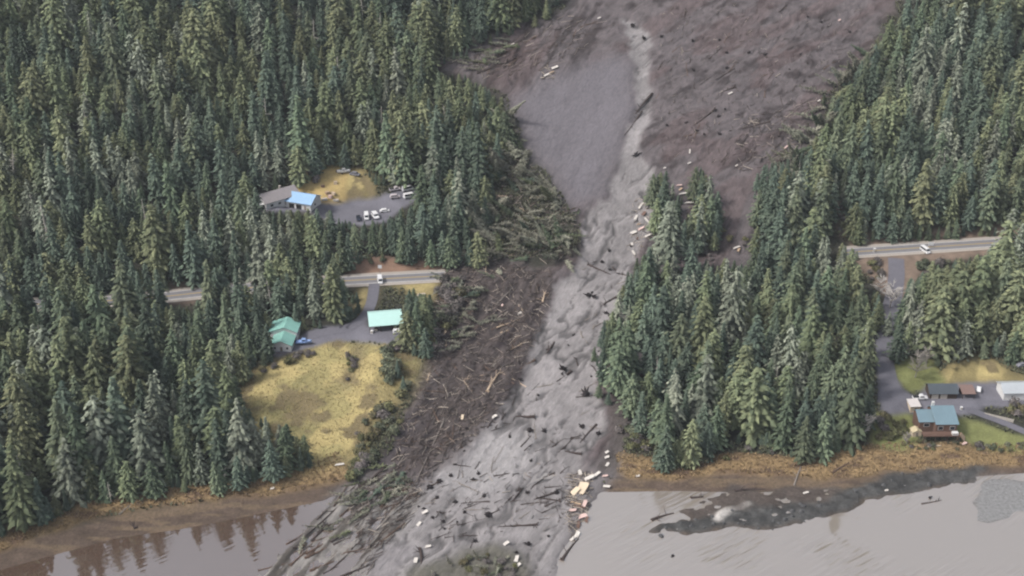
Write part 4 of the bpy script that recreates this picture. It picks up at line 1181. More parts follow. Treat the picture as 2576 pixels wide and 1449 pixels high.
def crate(px, py, w, d, hh, rz, material, label, dz=0.0, name="crate", cat="crate"):
    q = at(px, py); o = thing(name, (q[0], q[1], q[2] + dz), R_(rz), label, cat, None)
    MB().box(-w / 2, w / 2, -d / 2, d / 2, -0.1, hh).build("box", material, o, bevel=0.03)
    m = MB()
    for s_ in (-1, 1): m.box(-w / 2 - 0.02, w / 2 + 0.02, s_ * d * 0.3 - 0.1, s_ * d * 0.3 + 0.1, hh + 0.002, hh + 0.06)
    m.build("lid_batten", M_TAN, o)
for px, py, w, d, hh, rz, mm, lb in [
    (816, 503, 2.6, 1.4, 0.9, 20, M_WHITEW, "white slatted box at the lower end of the junk heap by the blue roofed garage"),
    (831, 497, 1.8, 1.6, 1.2, -15, M_PINK, "faded pink box in the middle of the junk heap"),
    (824, 487, 2.0, 1.5, 1.0, 35, M_TAN, "tan box above the pink one in the junk heap"),
    (839, 489, 1.8, 1.2, 1.1, -30, M_CREAM, "cream box touching the yellow mound in the junk heap"),
    (845, 505, 2.6, 1.2, 0.8, 8, M_WHITEW, "long white box at the edge of the grey yard by the junk heap"),
    (844, 463, 1.6, 1.2, 1.4, 10, M_CREAM, "cream box alone at the top of the yellow mound"),
    (812, 470, 1.5, 1.2, 0.9, -5, M_BROWN, "brown box on the bare earth above the junk heap"),
    (1035, 751, 2.2, 1.0, 0.9, 20, M_CREAM, "cream box on the tan verge below the road"),
    (1060, 743, 3.4, 1.1, 0.8, 14, M_WHITEW, "long white box on the tan verge below the road")]:
    crate(px, py, w, d, hh, rz, mm, lb)

# ---------------------------------------------------------------- wreckage: broken panels and boards of houses
def panel(px, py, L, W, az, tilt, material, label, group=None, lift=0.15, roll=0.0):
    """a torn piece of wall or roof, L x W metres, lying or leaning"""
    q = at(px, py); r = random.Random(int(px * 7 + py * 13))
    pts = [(-L / 2, -W / 2), (L * r.uniform(-.1, .2), -W / 2 * r.uniform(.7, 1.1)), (L / 2 * r.uniform(.8, 1.1), -W / 2 * r.uniform(.5, 1)), (L / 2, W * r.uniform(-.1, .25)),
           (L / 2 * r.uniform(.7, 1), W / 2), (0, W / 2 * r.uniform(.7, 1.1)), (-L / 2 * r.uniform(.7, 1.05), W / 2 * r.uniform(.6, 1))]
    pts = [(a_ * 0.84, b_ * 0.76) for a_, b_ in pts]
    o = MB().prism(pts, 0, 0.16, 'xy').build("broken_panel", material)
    o.location = (q[0], q[1], q[2] + lift + abs(math.sin(R_(tilt))) * L * 0.35)
    o.rotation_euler = (R_(roll), R_(-tilt), R_(az))
    tag(o, label, "wreckage", group)
    return o
W_, CR, TN, PK, BR = M_WHITEW, M_CREAM, M_TAN, M_PINK, M_BROWN
GA = "house wreckage beside the tree island"
NM = {W_: "white", CR: "cream", TN: "tan", PK: "faded pink", BR: "brown"}
for px, py, L, W, az, ti, mm, wh in [
    (1612, 520, 6.0, 1.5, 62, 12, W_, "leaning against the tree island, uppermost of its heap"), (1636, 516, 4.2, 1.3, 108, 20, W_, "standing close to the tree island trees, beside the uppermost board"),
    (1600, 549, 5.0, 1.6, 70, 8, W_, "at the edge of the grey mud below the uppermost boards"), (1627, 557, 5.0, 1.4, 115, 15, W_, "lying across the middle of the wreck heap by the tree island"),
    (1594, 586, 3.4, 2.6, 30, 10, W_, "square and flat at the foot of the wreck heap"), (1613, 578, 3.8, 1.8, 15, 25, PK, "tilted in the middle of the wreck heap by the tree island"),
    (1634, 593, 6.4, 1.8, 33, 10, W_, "long and bright beside the lowest island tree"), (1590, 616, 2.2, 1.4, 100, 20, W_, "small and upright beside the mud channel below the heap"),
    (1594, 638, 3.6, 1.4, 110, 18, W_, "last of the row beside the mud channel"), (1620, 540, 3.0, 2.2, 40, 30, BR, "between the white boards of the wreck heap"),
    (1607, 566, 2.6, 1.0, -20, 18, TN, "short, among the white boards of the wreck heap"), (1604, 601, 2.6, 1.0, 70, 5, BR, "dark with mud at the foot of the wreck heap"),
    (1709, 468, 3.4, 1.8, -35, 15, PK, "behind the second clump of island trees, uppermost there"), (1720, 490, 5.4, 2.4, -22, 18, W_, "large, in the gap between the two clumps of island trees"),
    (1732, 512, 6.2, 2.6, -18, 10, W_, "largest, lowest in the gap between the island trees"), (1712, 478, 2.6, 1.6, 30, 20, TN, "small, in the gap between the island trees"),
    (1735, 385, 2.6, 1.0, 80, 60, W_, "upright on the purple mud above the island"), (1734, 412, 2.0, 1.2, 10, 20, W_, "small, just above the right clump of island trees"),
    (1672, 424, 1.6, 1.4, 0, 15, W_, "single white scrap on the mud beside the top of the island"), (1853, 625, 4.2, 1.6, 12, 15, W_, "on bare brown earth right of the island"),
    (1858, 631, 2.6, 1.6, 60, 25, TN, "beneath the white board on bare brown earth"), (1853, 418, 1.6, 1.1, 20, 20, W_, "scrap on the purple mud right of the island top"),
    (1396, 172, 4.2, 3.0, 20, 15, W_, "square, highest of the scraps on the upper mud"), (1376, 190, 4.0, 1.8, 35, 12, W_, "long, below the square one on the upper mud"),
    (1388, 184, 3.4, 2.0, -20, 20, TN, "between the two white pieces on the upper mud"), (1289, 113, 2.4, 1.6, 0, 20, W_, "alone on the mud by the upper forest edge"),
    (1507, 47, 2.6, 1.8, 20, 15, W_, "alone near the top of the mud scar"), (1837, 237, 3.0, 2.0, 10, 20, W_, "bright, alone in the middle of the purple slope"),
    (2030, 388, 3.6, 2.8, 60, 25, W_, "large and bright where the purple slope meets the trees"), (1977, 372, 4.0, 1.2, 50, 10, PK, "long, near the large bright one at the edge of the trees"),
    (2060, 255, 2.0, 1.6, 0, 20, W_, "small, at the edge of the trees high on the purple slope"), (2112, 52, 2.0, 1.4, 40, 20, PK, "highest on the purple slope"),
    (1464, 1232, 7.0, 5.4, 55, 16, CR, "largest of the wreck at the water's edge"), (1447, 1240, 4.6, 3.2, 40, 22, CR, "beside the largest wreck piece, nearer the mud"),
    (1483, 1205, 4.4, 2.4, 15, 20, W_, "above the largest wreck piece at the water's edge"), (1499, 1198, 4.8, 1.6, 40, 14, W_, "bright and narrow above the largest wreck piece"),
    (1459, 1194, 3.2, 1.6, 100, 30, W_, "standing behind the water's edge wreck"), (1525, 1226, 3.8, 2.0, -30, 14, W_, "beside the dark bank right of the wreck"),
    (1523, 1199, 2.6, 1.6, -20, 16, PK, "halfway up the dark bank above the wreck"), (1528, 1170, 2.2, 1.4, 60, 14, W_, "third in the line of scraps climbing the dark bank"),
    (1527, 1152, 2.2, 1.8, 10, 14, W_, "second in the line of scraps climbing the dark bank"), (1527, 1139, 1.8, 1.5, 30, 14, W_, "top of the line of scraps on the dark bank"),
    (1471, 1270, 3.6, 2.2, 60, 20, PK, "below the largest wreck piece, nearest the water"), (1449, 1268, 5.2, 1.2, -35, 8, TN, "long beam-like strip across the wreck below the largest piece"),
    (1458, 1277, 6.0, 1.0, -32, 8, BR, "long brown strip slanting across the wreck"), (1441, 1286, 3.2, 2.2, -25, 18, PK, "on the mud side of the wreck"),
    (1464, 1302, 4.4, 3.0, 10, 14, PK, "large pinkish slab near the tail of the wreck"), (1476, 1310, 2.6, 1.4, 70, 30, BR, "standing at the tail of the wreck by the water"),
    (1452, 1347, 3.2, 2.0, 60, 16, W_, "near the end of the wreck, by the dark log"), (1441, 1357, 2.8, 1.6, 40, 16, W_, "lowest of the wreck, by the dark log"),
    (1455, 1322, 3.8, 1.6, 80, 10, BR, "dark brown, between the pink slab and the lowest pieces"), (1069, 1290, 2.6, 2.0, 20, 16, W_, "bright, on the left edge of the grey fan"),
    (1054, 1320, 2.4, 1.6, 50, 16, W_, "lower left edge of the grey fan, beside logs"), (1077, 1377, 2.4, 1.8, -10, 16, W_, "on the flat mud left of the green brush pile"),
    (1274, 1369, 2.6, 1.8, 30, 16, W_, "above the green brush pile"), (1300, 1408, 3.0, 2.0, 70, 20, W_, "on the green brush pile, upper of two"),
    (1302, 1425, 2.8, 1.9, 20, 20, W_, "on the green brush pile, lower of two"), (1046, 1412, 2.4, 1.7, 80, 20, W_, "at the left of the brush pile in the log jam"),
    (1243, 1050, 2.8, 2.0, 30, 15, W_, "bright, where brown debris meets grey mud"), (1263, 772, 2.4, 1.2, 70, 25, PK, "high in the brown debris field"),
    (1308, 790, 3.2, 1.4, 30, 20, W_, "high in the brown debris near the grey mud"), (1163, 1052, 2.8, 1.4, 80, 20, CR, "in the middle of the brown debris field"),
    (854, 1170, 4.2, 1.4, 5, 6, W_, "long, on the orange bank at the foot of the yellow hillside"), (685, 1230, 1.8, 1.4, 10, 10, W_, "white scrap on the orange bank of the brown bay"),
    (1790, 1098, 4.4, 2.6, 20, 20, W_, "bright, largest at the foot of the wooded point"), (1808, 1092, 3.4, 2.0, -30, 20, W_, "beside the largest one at the foot of the wooded point"),
    (1776, 1102, 2.6, 1.6, 60, 30, W_, "lowest of the bright scraps at the foot of the wooded point"), (1712, 1160, 3.6, 1.0, 30, 10, W_, "narrow, at the tip of the wooded point"),
    (1605, 1199, 1.7, 1.4, 0, 10, W_, "single scrap on the orange shore beside the slide"), (2230, 1235, 1.6, 1.2, 0, 10, W_, "scrap at the root of the gravel spit"),
    (2027, 1241, 2.4, 1.2, 10, 8, W_, "scrap on the muddy flat above the gravel spit"), (2350, 1124, 6.0, 0.9, 2, 4, CR, "long cream plank on the bank below the shore house"),
    (2425, 1117, 2.4, 1.6, 20, 10, PK, "scrap on the bank below the torn tan shelter")]:
    panel(px, py, L, W, az, ti, mm, f"{NM[mm]} broken panel {wh}", GA if False else None)

# ---------------------------------------------------------------- logs
M_LOG = [mat("muddy_log", (74, 64, 62), 0.95, 0.3, 0.7), mat("brown_log", (104, 86, 76), 0.95, 0.3, 0.7), mat("grey_log", (140, 132, 126), 0.95, 0.25, 0.7), mat("fresh_split_log", (206, 184, 160), 0.9, 0.2, 0.7)]
LOGNAME = ["dark muddy", "brown", "grey weathered", "pale freshly split"]
def log_mesh(seed, L, r, material, stubs=4, wad=True, bend=0.04):
    rr = random.Random(seed); n = 7; m = MB()
    pts = [(L * i / (n - 1) - L / 2, L * bend * math.sin(2.2 * i / n + seed), 0.05 * rr.uniform(-1, 1) * L * 0.3 * bend * 5) for i in range(n)]
    m.tube(pts, [r * (1.15 - 0.8 * i / (n - 1)) for i in range(n)], 7)
    for k in range(stubs):
        i = rr.randint(1, n - 2); p = Vector(pts[i]); d = Vector((rr.uniform(-.2, .8), rr.uniform(-1, 1), rr.uniform(0, 1))).normalized() * rr.uniform(0.8, 2.4)
        m.tube([p, p + d * 0.5, p + d + Vector((0.2, 0, 0.1))], [r * 0.35, r * 0.25, r * 0.1], 5)
    if wad:
        p = Vector(pts[0])
        for k in range(8):
            a_ = 2 * math.pi * k / 8 + rr.random(); d = Vector((rr.uniform(-.6, .1), math.cos(a_), math.sin(a_))) * rr.uniform(1.5, 3.2) * r
            m.tube([p, p + d * 0.6, p + d + Vector((-0.2, 0, 0))], [r * 0.6, r * 0.4, r * 0.12], 5)
    me = bpy.data.meshes.new("fallen_log"); me.from_pydata(m.v, [], m.f); me.update(); me.materials.append(material)
    return me
LOGS = {(c, v): log_mesh(31 * c + v, 10, 0.23 + 0.035 * v, M_LOG[c], 3 + v, v % 2 == 0) for c in range(4) for v in range(4)}
def lay(x0, y0, x1, y1, c, v, label, group=None, lift=0.02, thick=1.0, name="fallen_log"):
    z0, z1 = max(hz(x0, y0), 0.0), max(hz(x1, y1), 0.0)
    L = math.dist((x0, y0, z0), (x1, y1, z1))
    o = bpy.data.objects.new(name, LOGS[(c, v)]); COL.objects.link(o)
    o.location = ((x0 + x1) / 2, (y0 + y1) / 2, (z0 + z1) / 2 + lift)
    o.rotation_euler = (random.uniform(0, 6.28) if False else 0, -math.asin(max(-1, min(1, (z1 - z0) / max(L, .1)))), math.atan2(y1 - y0, x1 - x0))
    o.scale = (L / 10, thick, thick)
    return tag(o, label, "log", group)
for (a0, b0, a1, b1, c, th, wh) in [
    (1463, 1140, 1420, 1137, 0, 1.6, "near the right side of the fan, lying level"), (1500, 1068, 1462, 1115, 0, 1.4, "curving up beside the right bank of the grey mud"),
    (1345, 1046, 1296, 1050, 0, 2.2, "thick and half buried in the middle of the grey mud"), (1306, 1232, 1248, 1281, 0, 1.5, "slanting across the light grey fan"),
    (1350, 1318, 1256, 1327, 0, 1.4, "long, lying level in the lower fan"), (1412, 1262, 1348, 1254, 0, 1.3, "pointing at the water's edge wreck, lower of two"),
    (1400, 1235, 1345, 1258, 0, 1.3, "pointing at the water's edge wreck, upper of two"), (1232, 1262, 1160, 1268, 0, 1.0, "thin, on the lightest part of the fan"),
    (1436, 935, 1396, 958, 0, 2.0, "thick, in the grey mud beside the wooded point"), (1414, 1409, 1461, 1358, 0, 2.4, "thick and dark at the tip of the wreck in the water"),
    (1555, 745, 1515, 772, 0, 1.8, "jutting from the trees over the grey mud"), (1478, 668, 1538, 690, 0, 1.6, "lying across the narrow of the mud channel, upper"),
    (1538, 672, 1562, 700, 0, 1.4, "lying across the narrow of the mud channel, lower"), (1600, 700, 1548, 688, 0, 1.2, "at the narrow of the channel, against the trees"),
    (1392, 860, 1362, 905, 0, 1.3, "along the left edge of the grey mud, upper"), (1345, 905, 1310, 930, 1, 1.3, "along the left edge of the grey mud, lower"),
    (1228, 985, 1262, 930, 3, 1.5, "long and pale in the middle of the brown debris"), (1244, 925, 1256, 895, 2, 1.4, "pale, above the longest pale one in the brown debris"),
    (1178, 975, 1165, 950, 3, 0.9, "short, at the left of the brown debris"), (1368, 760, 1370, 735, 3, 1.2, "upright-looking at the head of the brown debris"),
    (1118, 1060, 1035, 1230, 2, 1.0, "very long, slanting down the left edge of the debris"), (1030, 1235, 960, 1320, 2, 1.3, "pale, from the debris into the log jam in the bay"),
    (905, 1225, 760, 1350, 0, 2.0, "thick, at the outer edge of the log jam in the brown bay"), (960, 1180, 885, 1245, 0, 1.6, "dark, at the root of the log jam in the brown bay"),
    (1000, 1270, 1110, 1210, 1, 1.3, "reddish brown, pointing up to the grey fan"), (1050, 1380, 1058, 1420, 0, 2.2, "thick and upright-looking at the bottom of the log jam"),
    (300, 1295, 346, 1260, 2, 1.3, "long and straight on the bank of the brown bay"), (342, 1330, 340, 1315, 0, 2.0, "short stump-like, at the waterline of the brown bay"),
    (1998, 1222, 2028, 1150, 2, 1.2, "pale, fallen from the wooded point across the orange shore"), (2097, 1192, 2134, 1164, 1, 1.5, "brown, on the orange shore below the wooded point"),
    (1642, 1312, 1696, 1292, 0, 2.2, "floating off the tip of the gravel spit"), (1737, 1253, 1768, 1247, 0, 1.6, "floating between the shore and the spit"),
    (2318, 1268, 2368, 1257, 0, 0.8, "thin, afloat beyond the gravel spit"), (1850, 1238, 1925, 1232, 0, 2.2, "thick, stranded on the mud above the spit"),
    (1846, 172, 1800, 200, 0, 1.3, "dark, high on the purple slope, upper of two"), (1846, 218, 1820, 232, 0, 1.8, "dark, high on the purple slope, lower of two"),
    (1795, 275, 1712, 345, 0, 1.5, "long and dark in the middle of the purple slope"), (1935, 305, 1865, 325, 0, 1.7, "long and dark on the purple slope near the trees"),
    (2160, 150, 2050, 270, 1, 1.8, "long, along the edge of the trees on the purple slope"), (1640, 235, 1600, 290, 0, 1.8, "dark, beside the narrow stream in the scar, upper"),
    (1612, 280, 1570, 340, 0, 1.8, "dark, beside the narrow stream in the scar, lower"), (1130, 150, 1290, 105, 0, 1.5, "long, along the upper forest edge of the mud"),
    (1200, 185, 1310, 140, 0, 1.4, "long, below another along the upper forest edge"), (1350, 90, 1240, 150, 1, 1.2, "brown, at the upper forest edge of the mud")]:
    p0, p1 = at(a0, b0), at(a1, b1)
    lay(p0[0], p0[1], p1[0], p1[1], c, random.randint(0, 3), f"{LOGNAME[c]} log {wh}", None, 0.05, th)

DEBRIS_UP = [(1130, 668), (1250, 660), (1390, 680), (1375, 780), (1340, 870), (1300, 950), (1270, 1010), (1230, 1060), (1190, 1110), (1100, 1180), (1060, 1250), (960, 1240), (1000, 1120), (1035, 1010), (1075, 920), (1100, 760)]
PILE = [(1295, 300), (1320, 380), (1350, 430), (1420, 510), (1450, 560), (1455, 620), (1430, 660), (1330, 660), (1235, 650), (1235, 560), (1255, 460), (1280, 380)]
rl_ = random.Random(5)
def scatter_logs(poly, n, az0, spread, Ls, cols, where, thick=(0.6, 1.2)):
    xs_, ys_ = [p[0] for p in poly], [p[1] for p in poly]
    k = 0
    while k < n:
        px, py = rl_.uniform(min(xs_), max(xs_)), rl_.uniform(min(ys_), max(ys_))
        if not (0 <= px <= 2576 and 0 <= py <= 1449) or not inside(np.array([px]), np.array([py]), poly)[0]: continue
        q = at(px, py); L = rl_.uniform(*Ls); a = R_(az0 + rl_.gauss(0, spread)); c = rl_.choice(cols)
        lay(q[0] - math.cos(a) * L / 2, q[1] - math.sin(a) * L / 2, q[0] + math.cos(a) * L / 2, q[1] + math.sin(a) * L / 2, c, rl_.randint(0, 3),
            f"{LOGNAME[c]} log {where}", f"{LOGNAME[c]} logs {where}", 0.03, rl_.uniform(*thick))
        k += 1
SCAR_R = [(1660, 20), (2180, 20), (2080, 220), (2000, 370), (1850, 430), (1660, 380), (1650, 200)]
scatter_logs(SCAR_R, 42, 62, 22, (4, 11), [0, 0, 0, 1, 2], "strewn over the purple mud slope", (0.5, 1.1))
scatter_logs([(1130, 150), (1420, 40), (1560, 60), (1400, 170), (1230, 200)], 18, 40, 20, (5, 14), [0, 0, 1, 2], "along the upper forest edge of the mud", (0.6, 1.1))
scatter_logs(DEBRIS_UP, 72, 62, 48, (3, 13), [0, 1, 1, 1, 2, 3], "tangled in the brown debris field", (0.6, 1.3))
scatter_logs(PILE, 30, 20, 45, (6, 13), [1, 2, 2, 3], "in the heap of toppled conifers", (0.6, 1.0))
scatter_logs(LOWER_LEFT, 46, 50, 18, (5, 13), [0, 0, 1, 2], "in the log jam at the edge of the brown bay", (0.7, 1.5))
scatter_logs([(1250, 1000), (1480, 980), (1500, 1080), (1430, 1180), (1430, 1340), (1300, 1380), (1080, 1360), (1090, 1230), (1200, 1120)], 52, 50, 35, (4, 11), [0, 0, 0, 2], "half buried in the grey fan", (0.5, 1.0))
scatter_logs([(1480, 640), (1590, 660), (1540, 800), (1500, 900), (1490, 1000), (1330, 980), (1380, 820)], 18, 60, 30, (4, 10), [0, 0, 2], "half buried in the grey mud channel", (0.5, 1.0))

# root wads and stumps: dark lumps on the mud
def stump_mesh(seed):
    rr = random.Random(seed); m = MB(); m.tube([(0, 0, -0.3), (0, 0, 0.5), (0.1, 0, 1.2)], [0.75, 0.5, 0.42], 8)
    for k in range(9):
        a_ = 2 * math.pi * k / 9 + rr.random() * 0.5; d = rr.uniform(0.9, 1.9)
        m.tube([(0, 0, 0.2), (math.cos(a_) * d * 0.6, math.sin(a_) * d * 0.6, rr.uniform(0.1, 0.6)), (math.cos(a_) * d, math.sin(a_) * d, rr.uniform(-0.3, 0.7))], [0.3, 0.2, 0.06], 5)
    me = bpy.data.meshes.new("stump"); me.from_pydata(m.v, [], m.f); me.update(); me.materials.append(mat("wet_root_wood", (48, 42, 44), 0.95, 0.3)); return me
STUMPS = [stump_mesh(s) for s in range(4)]
def stump(px, py, s, label, group=None):
    q = at(px, py); o = bpy.data.objects.new("stump", STUMPS[rl_.randint(0, 3)]); COL.objects.link(o)
    o.location = (q[0], q[1], q[2]); o.rotation_euler = (rl_.uniform(-1.2, 1.2), rl_.uniform(-1.2, 1.2), rl_.uniform(0, 6.3)); o.scale = (s, s, s * 0.8)
    tag(o, label, "stump", group)
for px, py, s, wh in [(1083, 1228, 1.5, "on the left edge of the light fan, lower of a pair"), (1104, 1213, 1.2, "on the left edge of the light fan, upper of a pair"), (1333, 1084, 1.3, "alone in the middle of the grey mud"),
                      (1463, 1075, 1.4, "in the grey mud beside the right bank"), (1228, 1297, 1.4, "at the end of a dark log in the fan"), (1474, 992, 2.0, "under the trees at the edge of the grey mud"),
                      (1308, 955, 1.0, "at the upper left of the light grey mud"), (1536, 796, 1.7, "under the trees above the grey mud"), (1415, 930, 1.6, "in the grey mud below the debris neck"),
                      (1602, 392, 1.7, "at the bend of the stream below the smooth mud"), (1592, 65, 1.5, "at the top of the narrow stream"), (1618, 97, 1.4, "beside the top of the narrow stream"),
                      (1664, 93, 1.1, "right of the narrow stream's top"), (1480, 745, 1.5, "in the channel above the fan"), (1495, 748, 1.2, "next to another in the channel above the fan"),
                      (2340, 1253, 0.7, "afloat beyond the gravel spit"), (1692, 1399, 0.6, "afloat in the open grey water"), (1515, 660, 1.1, "in the narrow of the mud channel")]:
    stump(px, py, s, f"dark root wad {wh}")
for poly, n, wh in ((SCAR_R, 26, "on the purple mud slope"), (CHANNEL[8:30], 40, "in the grey mud channel")):
    k = 0
    while k < n:
        px, py = rl_.uniform(1050, 2150), rl_.uniform(40, 1400)
        if not inside(np.array([px]), np.array([py]), poly)[0]: continue
        stump(px, py, rl_.uniform(0.5, 1.1), f"small dark root wad {wh}", f"small root wads {wh}"); k += 1

# ---------------------------------------------------------------- toppled conifers at the slide's edges
L_['fallen'] = leaf_mat("browning_needles", (0.050, 0.056, 0.040), (0.34, 0.335, 0.265), 0.03, 0.3)
FALLEN = [crown_mesh("crown", dict(seed=900 + v_, R=0.20, levels=20, per=9, power=0.6, droop=0.1, size=1.25, gap=0.5, dens=3.0), L_['fallen']) for v_ in range(4)]
def topple(px, py, az, elev, h, where, kd=None, crush=0.75):
    q = at(px, py); kd = kd or rl_.choice(['spruce', 'hemlock', 'cedar', 'hemlock']); v = rl_.randint(0, 4)
    cm_, tm_, R = KINDS[kd][v]; s = h / 20
    d = Vector((math.cos(R_(az)) * math.cos(R_(elev)), math.sin(R_(az)) * math.cos(R_(elev)), math.sin(R_(elev))))
    o = thing("fallen_tree", (q[0], q[1], q[2] + 0.5), 0); o.rotation_euler = d.to_track_quat('Z', 'Y').to_euler(); o.scale = (s * crush, s * crush * 0.8, s)
    if elev < 28: cm_ = FALLEN[rl_.randint(0, 3)]
    c = bpy.data.objects.new("crown", cm_); COL.objects.link(c); c.parent = o
    t = bpy.data.objects.new("trunk", tm_); COL.objects.link(t); t.parent = o; t.scale = (1.5, 1.5, 1.0)
    c.material_slots[0].link = 'OBJECT'; c.material_slots[0].material = L_['fallen'] if rl_.random() < 0.7 else L_[kd]
    t.material_slots[0].link = 'OBJECT'; t.material_slots[0].material = M_LOG[rl_.choice([1, 2, 2])]
    lean = "leaning" if elev > 25 else "toppled"
    tag(o, f"{lean} conifer {where}", "tree", f"{lean} conifers {where}")
def scatter_fallen(poly, n, az, sp, el, hs, where):
    xs_, ys_ = [p[0] for p in poly], [p[1] for p in poly]; k = 0
    while k < n:
        px, py = rl_.uniform(min(xs_), max(xs_)), rl_.uniform(min(ys_), max(ys_))
        if not inside(np.array([px]), np.array([py]), poly)[0]: continue
        topple(px, py, az + rl_.gauss(0, sp), rl_.uniform(*el), rl_.uniform(*hs), where); k += 1
scatter_fallen(PILE, 88, 205, 75, (0, 48), (7, 16), "heaped between the forest and the smooth mud")
scatter_fallen([(1260, 560), (1450, 540), (1440, 655), (1240, 650)], 40, 170, 60, (0, 22), (9, 15), "heaped above the buried road")
scatter_fallen([(1240, 300), (1300, 300), (1260, 480), (1230, 600), (1215, 600)], 26, 220, 45, (30, 62), (12, 20), "at the edge of the forest over the heap")
scatter_fallen([(1110, 155), (1300, 95), (1310, 120), (1220, 195)], 16, 215, 25, (2, 20), (9, 15), "along the upper forest edge of the mud")
scatter_fallen([(2060, 260), (2150, 165), (2200, 110), (2200, 160), (2110, 300), (2040, 400), (1960, 430), (2000, 380)], 48, 235, 50, (2, 50), (10, 18), "along the right edge of the purple slope")
scatter_fallen([(2010, 390), (2090, 380), (2100, 520), (1960, 560), (1900, 500)], 26, 230, 60, (5, 60), (9, 16), "behind the bare brown gap")
scatter_fallen([(1110, 690), (1260, 670), (1230, 740), (1270, 790), (1150, 880), (1095, 830)], 46, 215, 55, (0, 27), (6, 13), "below the buried road beside the carport")
scatter_fallen([(930, 1190), (1010, 1150), (1050, 1230), (960, 1300), (880, 1260)], 26, 225, 35, (0, 14), (7, 12), "at the root of the log jam")
scatter_fallen(GREEN_PILE[:6], 10, 200, 70, (0, 10), (5, 8), "in the green brush pile at the tip of the fan")
scatter_fallen([(700, 1400), (860, 1260), (930, 1260), (900, 1360), (760, 1449), (660, 1449)], 4, 228, 22, (0, 8), (6, 12), "in the log jam at the edge of the brown bay")

# loose sticks and splinters: nobody could count them
def sticks(name, polys, n, label, seed):
    r = np.random.default_rng(seed); V, F, T = [], [], []
    base = 0
    for poly, cnt, az0, sp, (l0, l1), pale in polys:
        xs_, ys_ = np.array([p[0] for p in poly]), np.array([p[1] for p in poly])
        wp = np.array([at(x, min(y, 1460))[:2] for x, y in poly])
        got = 0
        while got < cnt:
            x = r.uniform(wp[:, 0].min(), wp[:, 0].max(), 4000); y = r.uniform(wp[:, 1].min(), wp[:, 1].max(), 4000)
            ok_ = inside(x, y, wp); x, y = x[ok_][:cnt - got], y[ok_][:cnt - got]
            if len(x) == 0: break
            got += len(x)
            L = r.uniform(l0, l1, len(x)); a = np.radians(az0 + r.normal(0, sp, len(x))); rad = r.uniform(0.05, 0.13, len(x))
            dx, dy = np.cos(a) * L / 2, np.sin(a) * L / 2
            z0 = height(x - dx, y - dy) + r.uniform(0, 0.5, len(x)); z1 = height(x + dx, y + dy) + r.uniform(0, 0.7, len(x))
            t = np.clip(r.beta(1.2, 2.6, len(x)) + (r.random(len(x)) < pale) * 0.6, 0, 1)
            for i in range(len(x)):
                nx, ny = -dy[i] / L[i] * 2 * rad[i], dx[i] / L[i] * 2 * rad[i]
                V += [(x[i] - dx[i] - nx, y[i] - dy[i] - ny, z0[i]), (x[i] - dx[i] + nx, y[i] - dy[i] + ny, z0[i]), (x[i] - dx[i], y[i] - dy[i], z0[i] + 2.4 * rad[i]),
                      (x[i] + dx[i] - nx * .6, y[i] + dy[i] - ny * .6, z1[i]), (x[i] + dx[i] + nx * .6, y[i] + dy[i] + ny * .6, z1[i]), (x[i] + dx[i], y[i] + dy[i], z1[i] + 1.8 * rad[i])]
                F += [(base, base + 2, base + 5, base + 3), (base + 2, base + 1, base + 4, base + 5), (base + 1, base, base + 3, base + 4)]
                T += [t[i]] * 6; base += 6
    m, nt, b = nodes_of(name)
    a_ = nt.nodes.new("ShaderNodeAttribute"); a_.attribute_name = "tint"
    cr = nt.nodes.new("ShaderNodeValToRGB"); e = cr.color_ramp.elements
    e[0].color = (*alb((58, 52, 52)), 1); e[1].color = (*alb((206, 194, 180)), 1); e[1].position = 1.0
    q = cr.color_ramp.elements.new(0.45); q.color = (*alb((106, 93, 88)), 1)
    nt.links.new(a_.outputs["Fac"], cr.inputs[0]); nt.links.new(cr.outputs[0], b.inputs["Base Color"]); b.inputs["Roughness"].default_value = 0.95
    o = mesh_np(name, np.array(V), np.array(F), m)
    at_ = o.data.attributes.new("tint", 'FLOAT', 'POINT'); at_.data.foreach_set("value", np.array(T, np.float32))
    tag(o, label, "debris", kind='stuff')
sticks("woody_debris", [(DEBRIS_UP, 2600, 62, 50, (1.0, 5.2), 0.10), ([(1860, 300), (2080, 240), (2000, 400), (1850, 440)], 330, 40, 35, (1.5, 6), 0.12), (LOWER_LEFT[:6], 420, 50, 22, (1.5, 6), 0.08), ([(1585, 500), (1640, 500), (1640, 600), (1600, 650), (1580, 640)], 90, 60, 60, (0.8, 3), 0.9), ([(1370, 165), (1400, 165), (1400, 200), (1360, 200)], 40, 20, 60, (0.8, 2.5), 0.7), (SCAR_R, 520, 62, 30, (1.0, 4.0), 0.07),
                        (PILE, 420, 20, 50, (2, 7), 0.10), ([(1130, 150), (1420, 40), (1560, 60), (1400, 170), (1230, 200)], 260, 40, 25, (2, 7), 0.08),
                        ([(1430, 1190), (1490, 1190), (1480, 1300), (1440, 1370), (1425, 1300)], 260, 40, 60, (1.0, 4.0), 0.6),
                        ([(1090, 1230), (1400, 1100), (1430, 1330), (1080, 1370)], 130, 55, 45, (1, 4), 0.02)], 0, "loose broken branches and splinters strewn over the mud", 77)

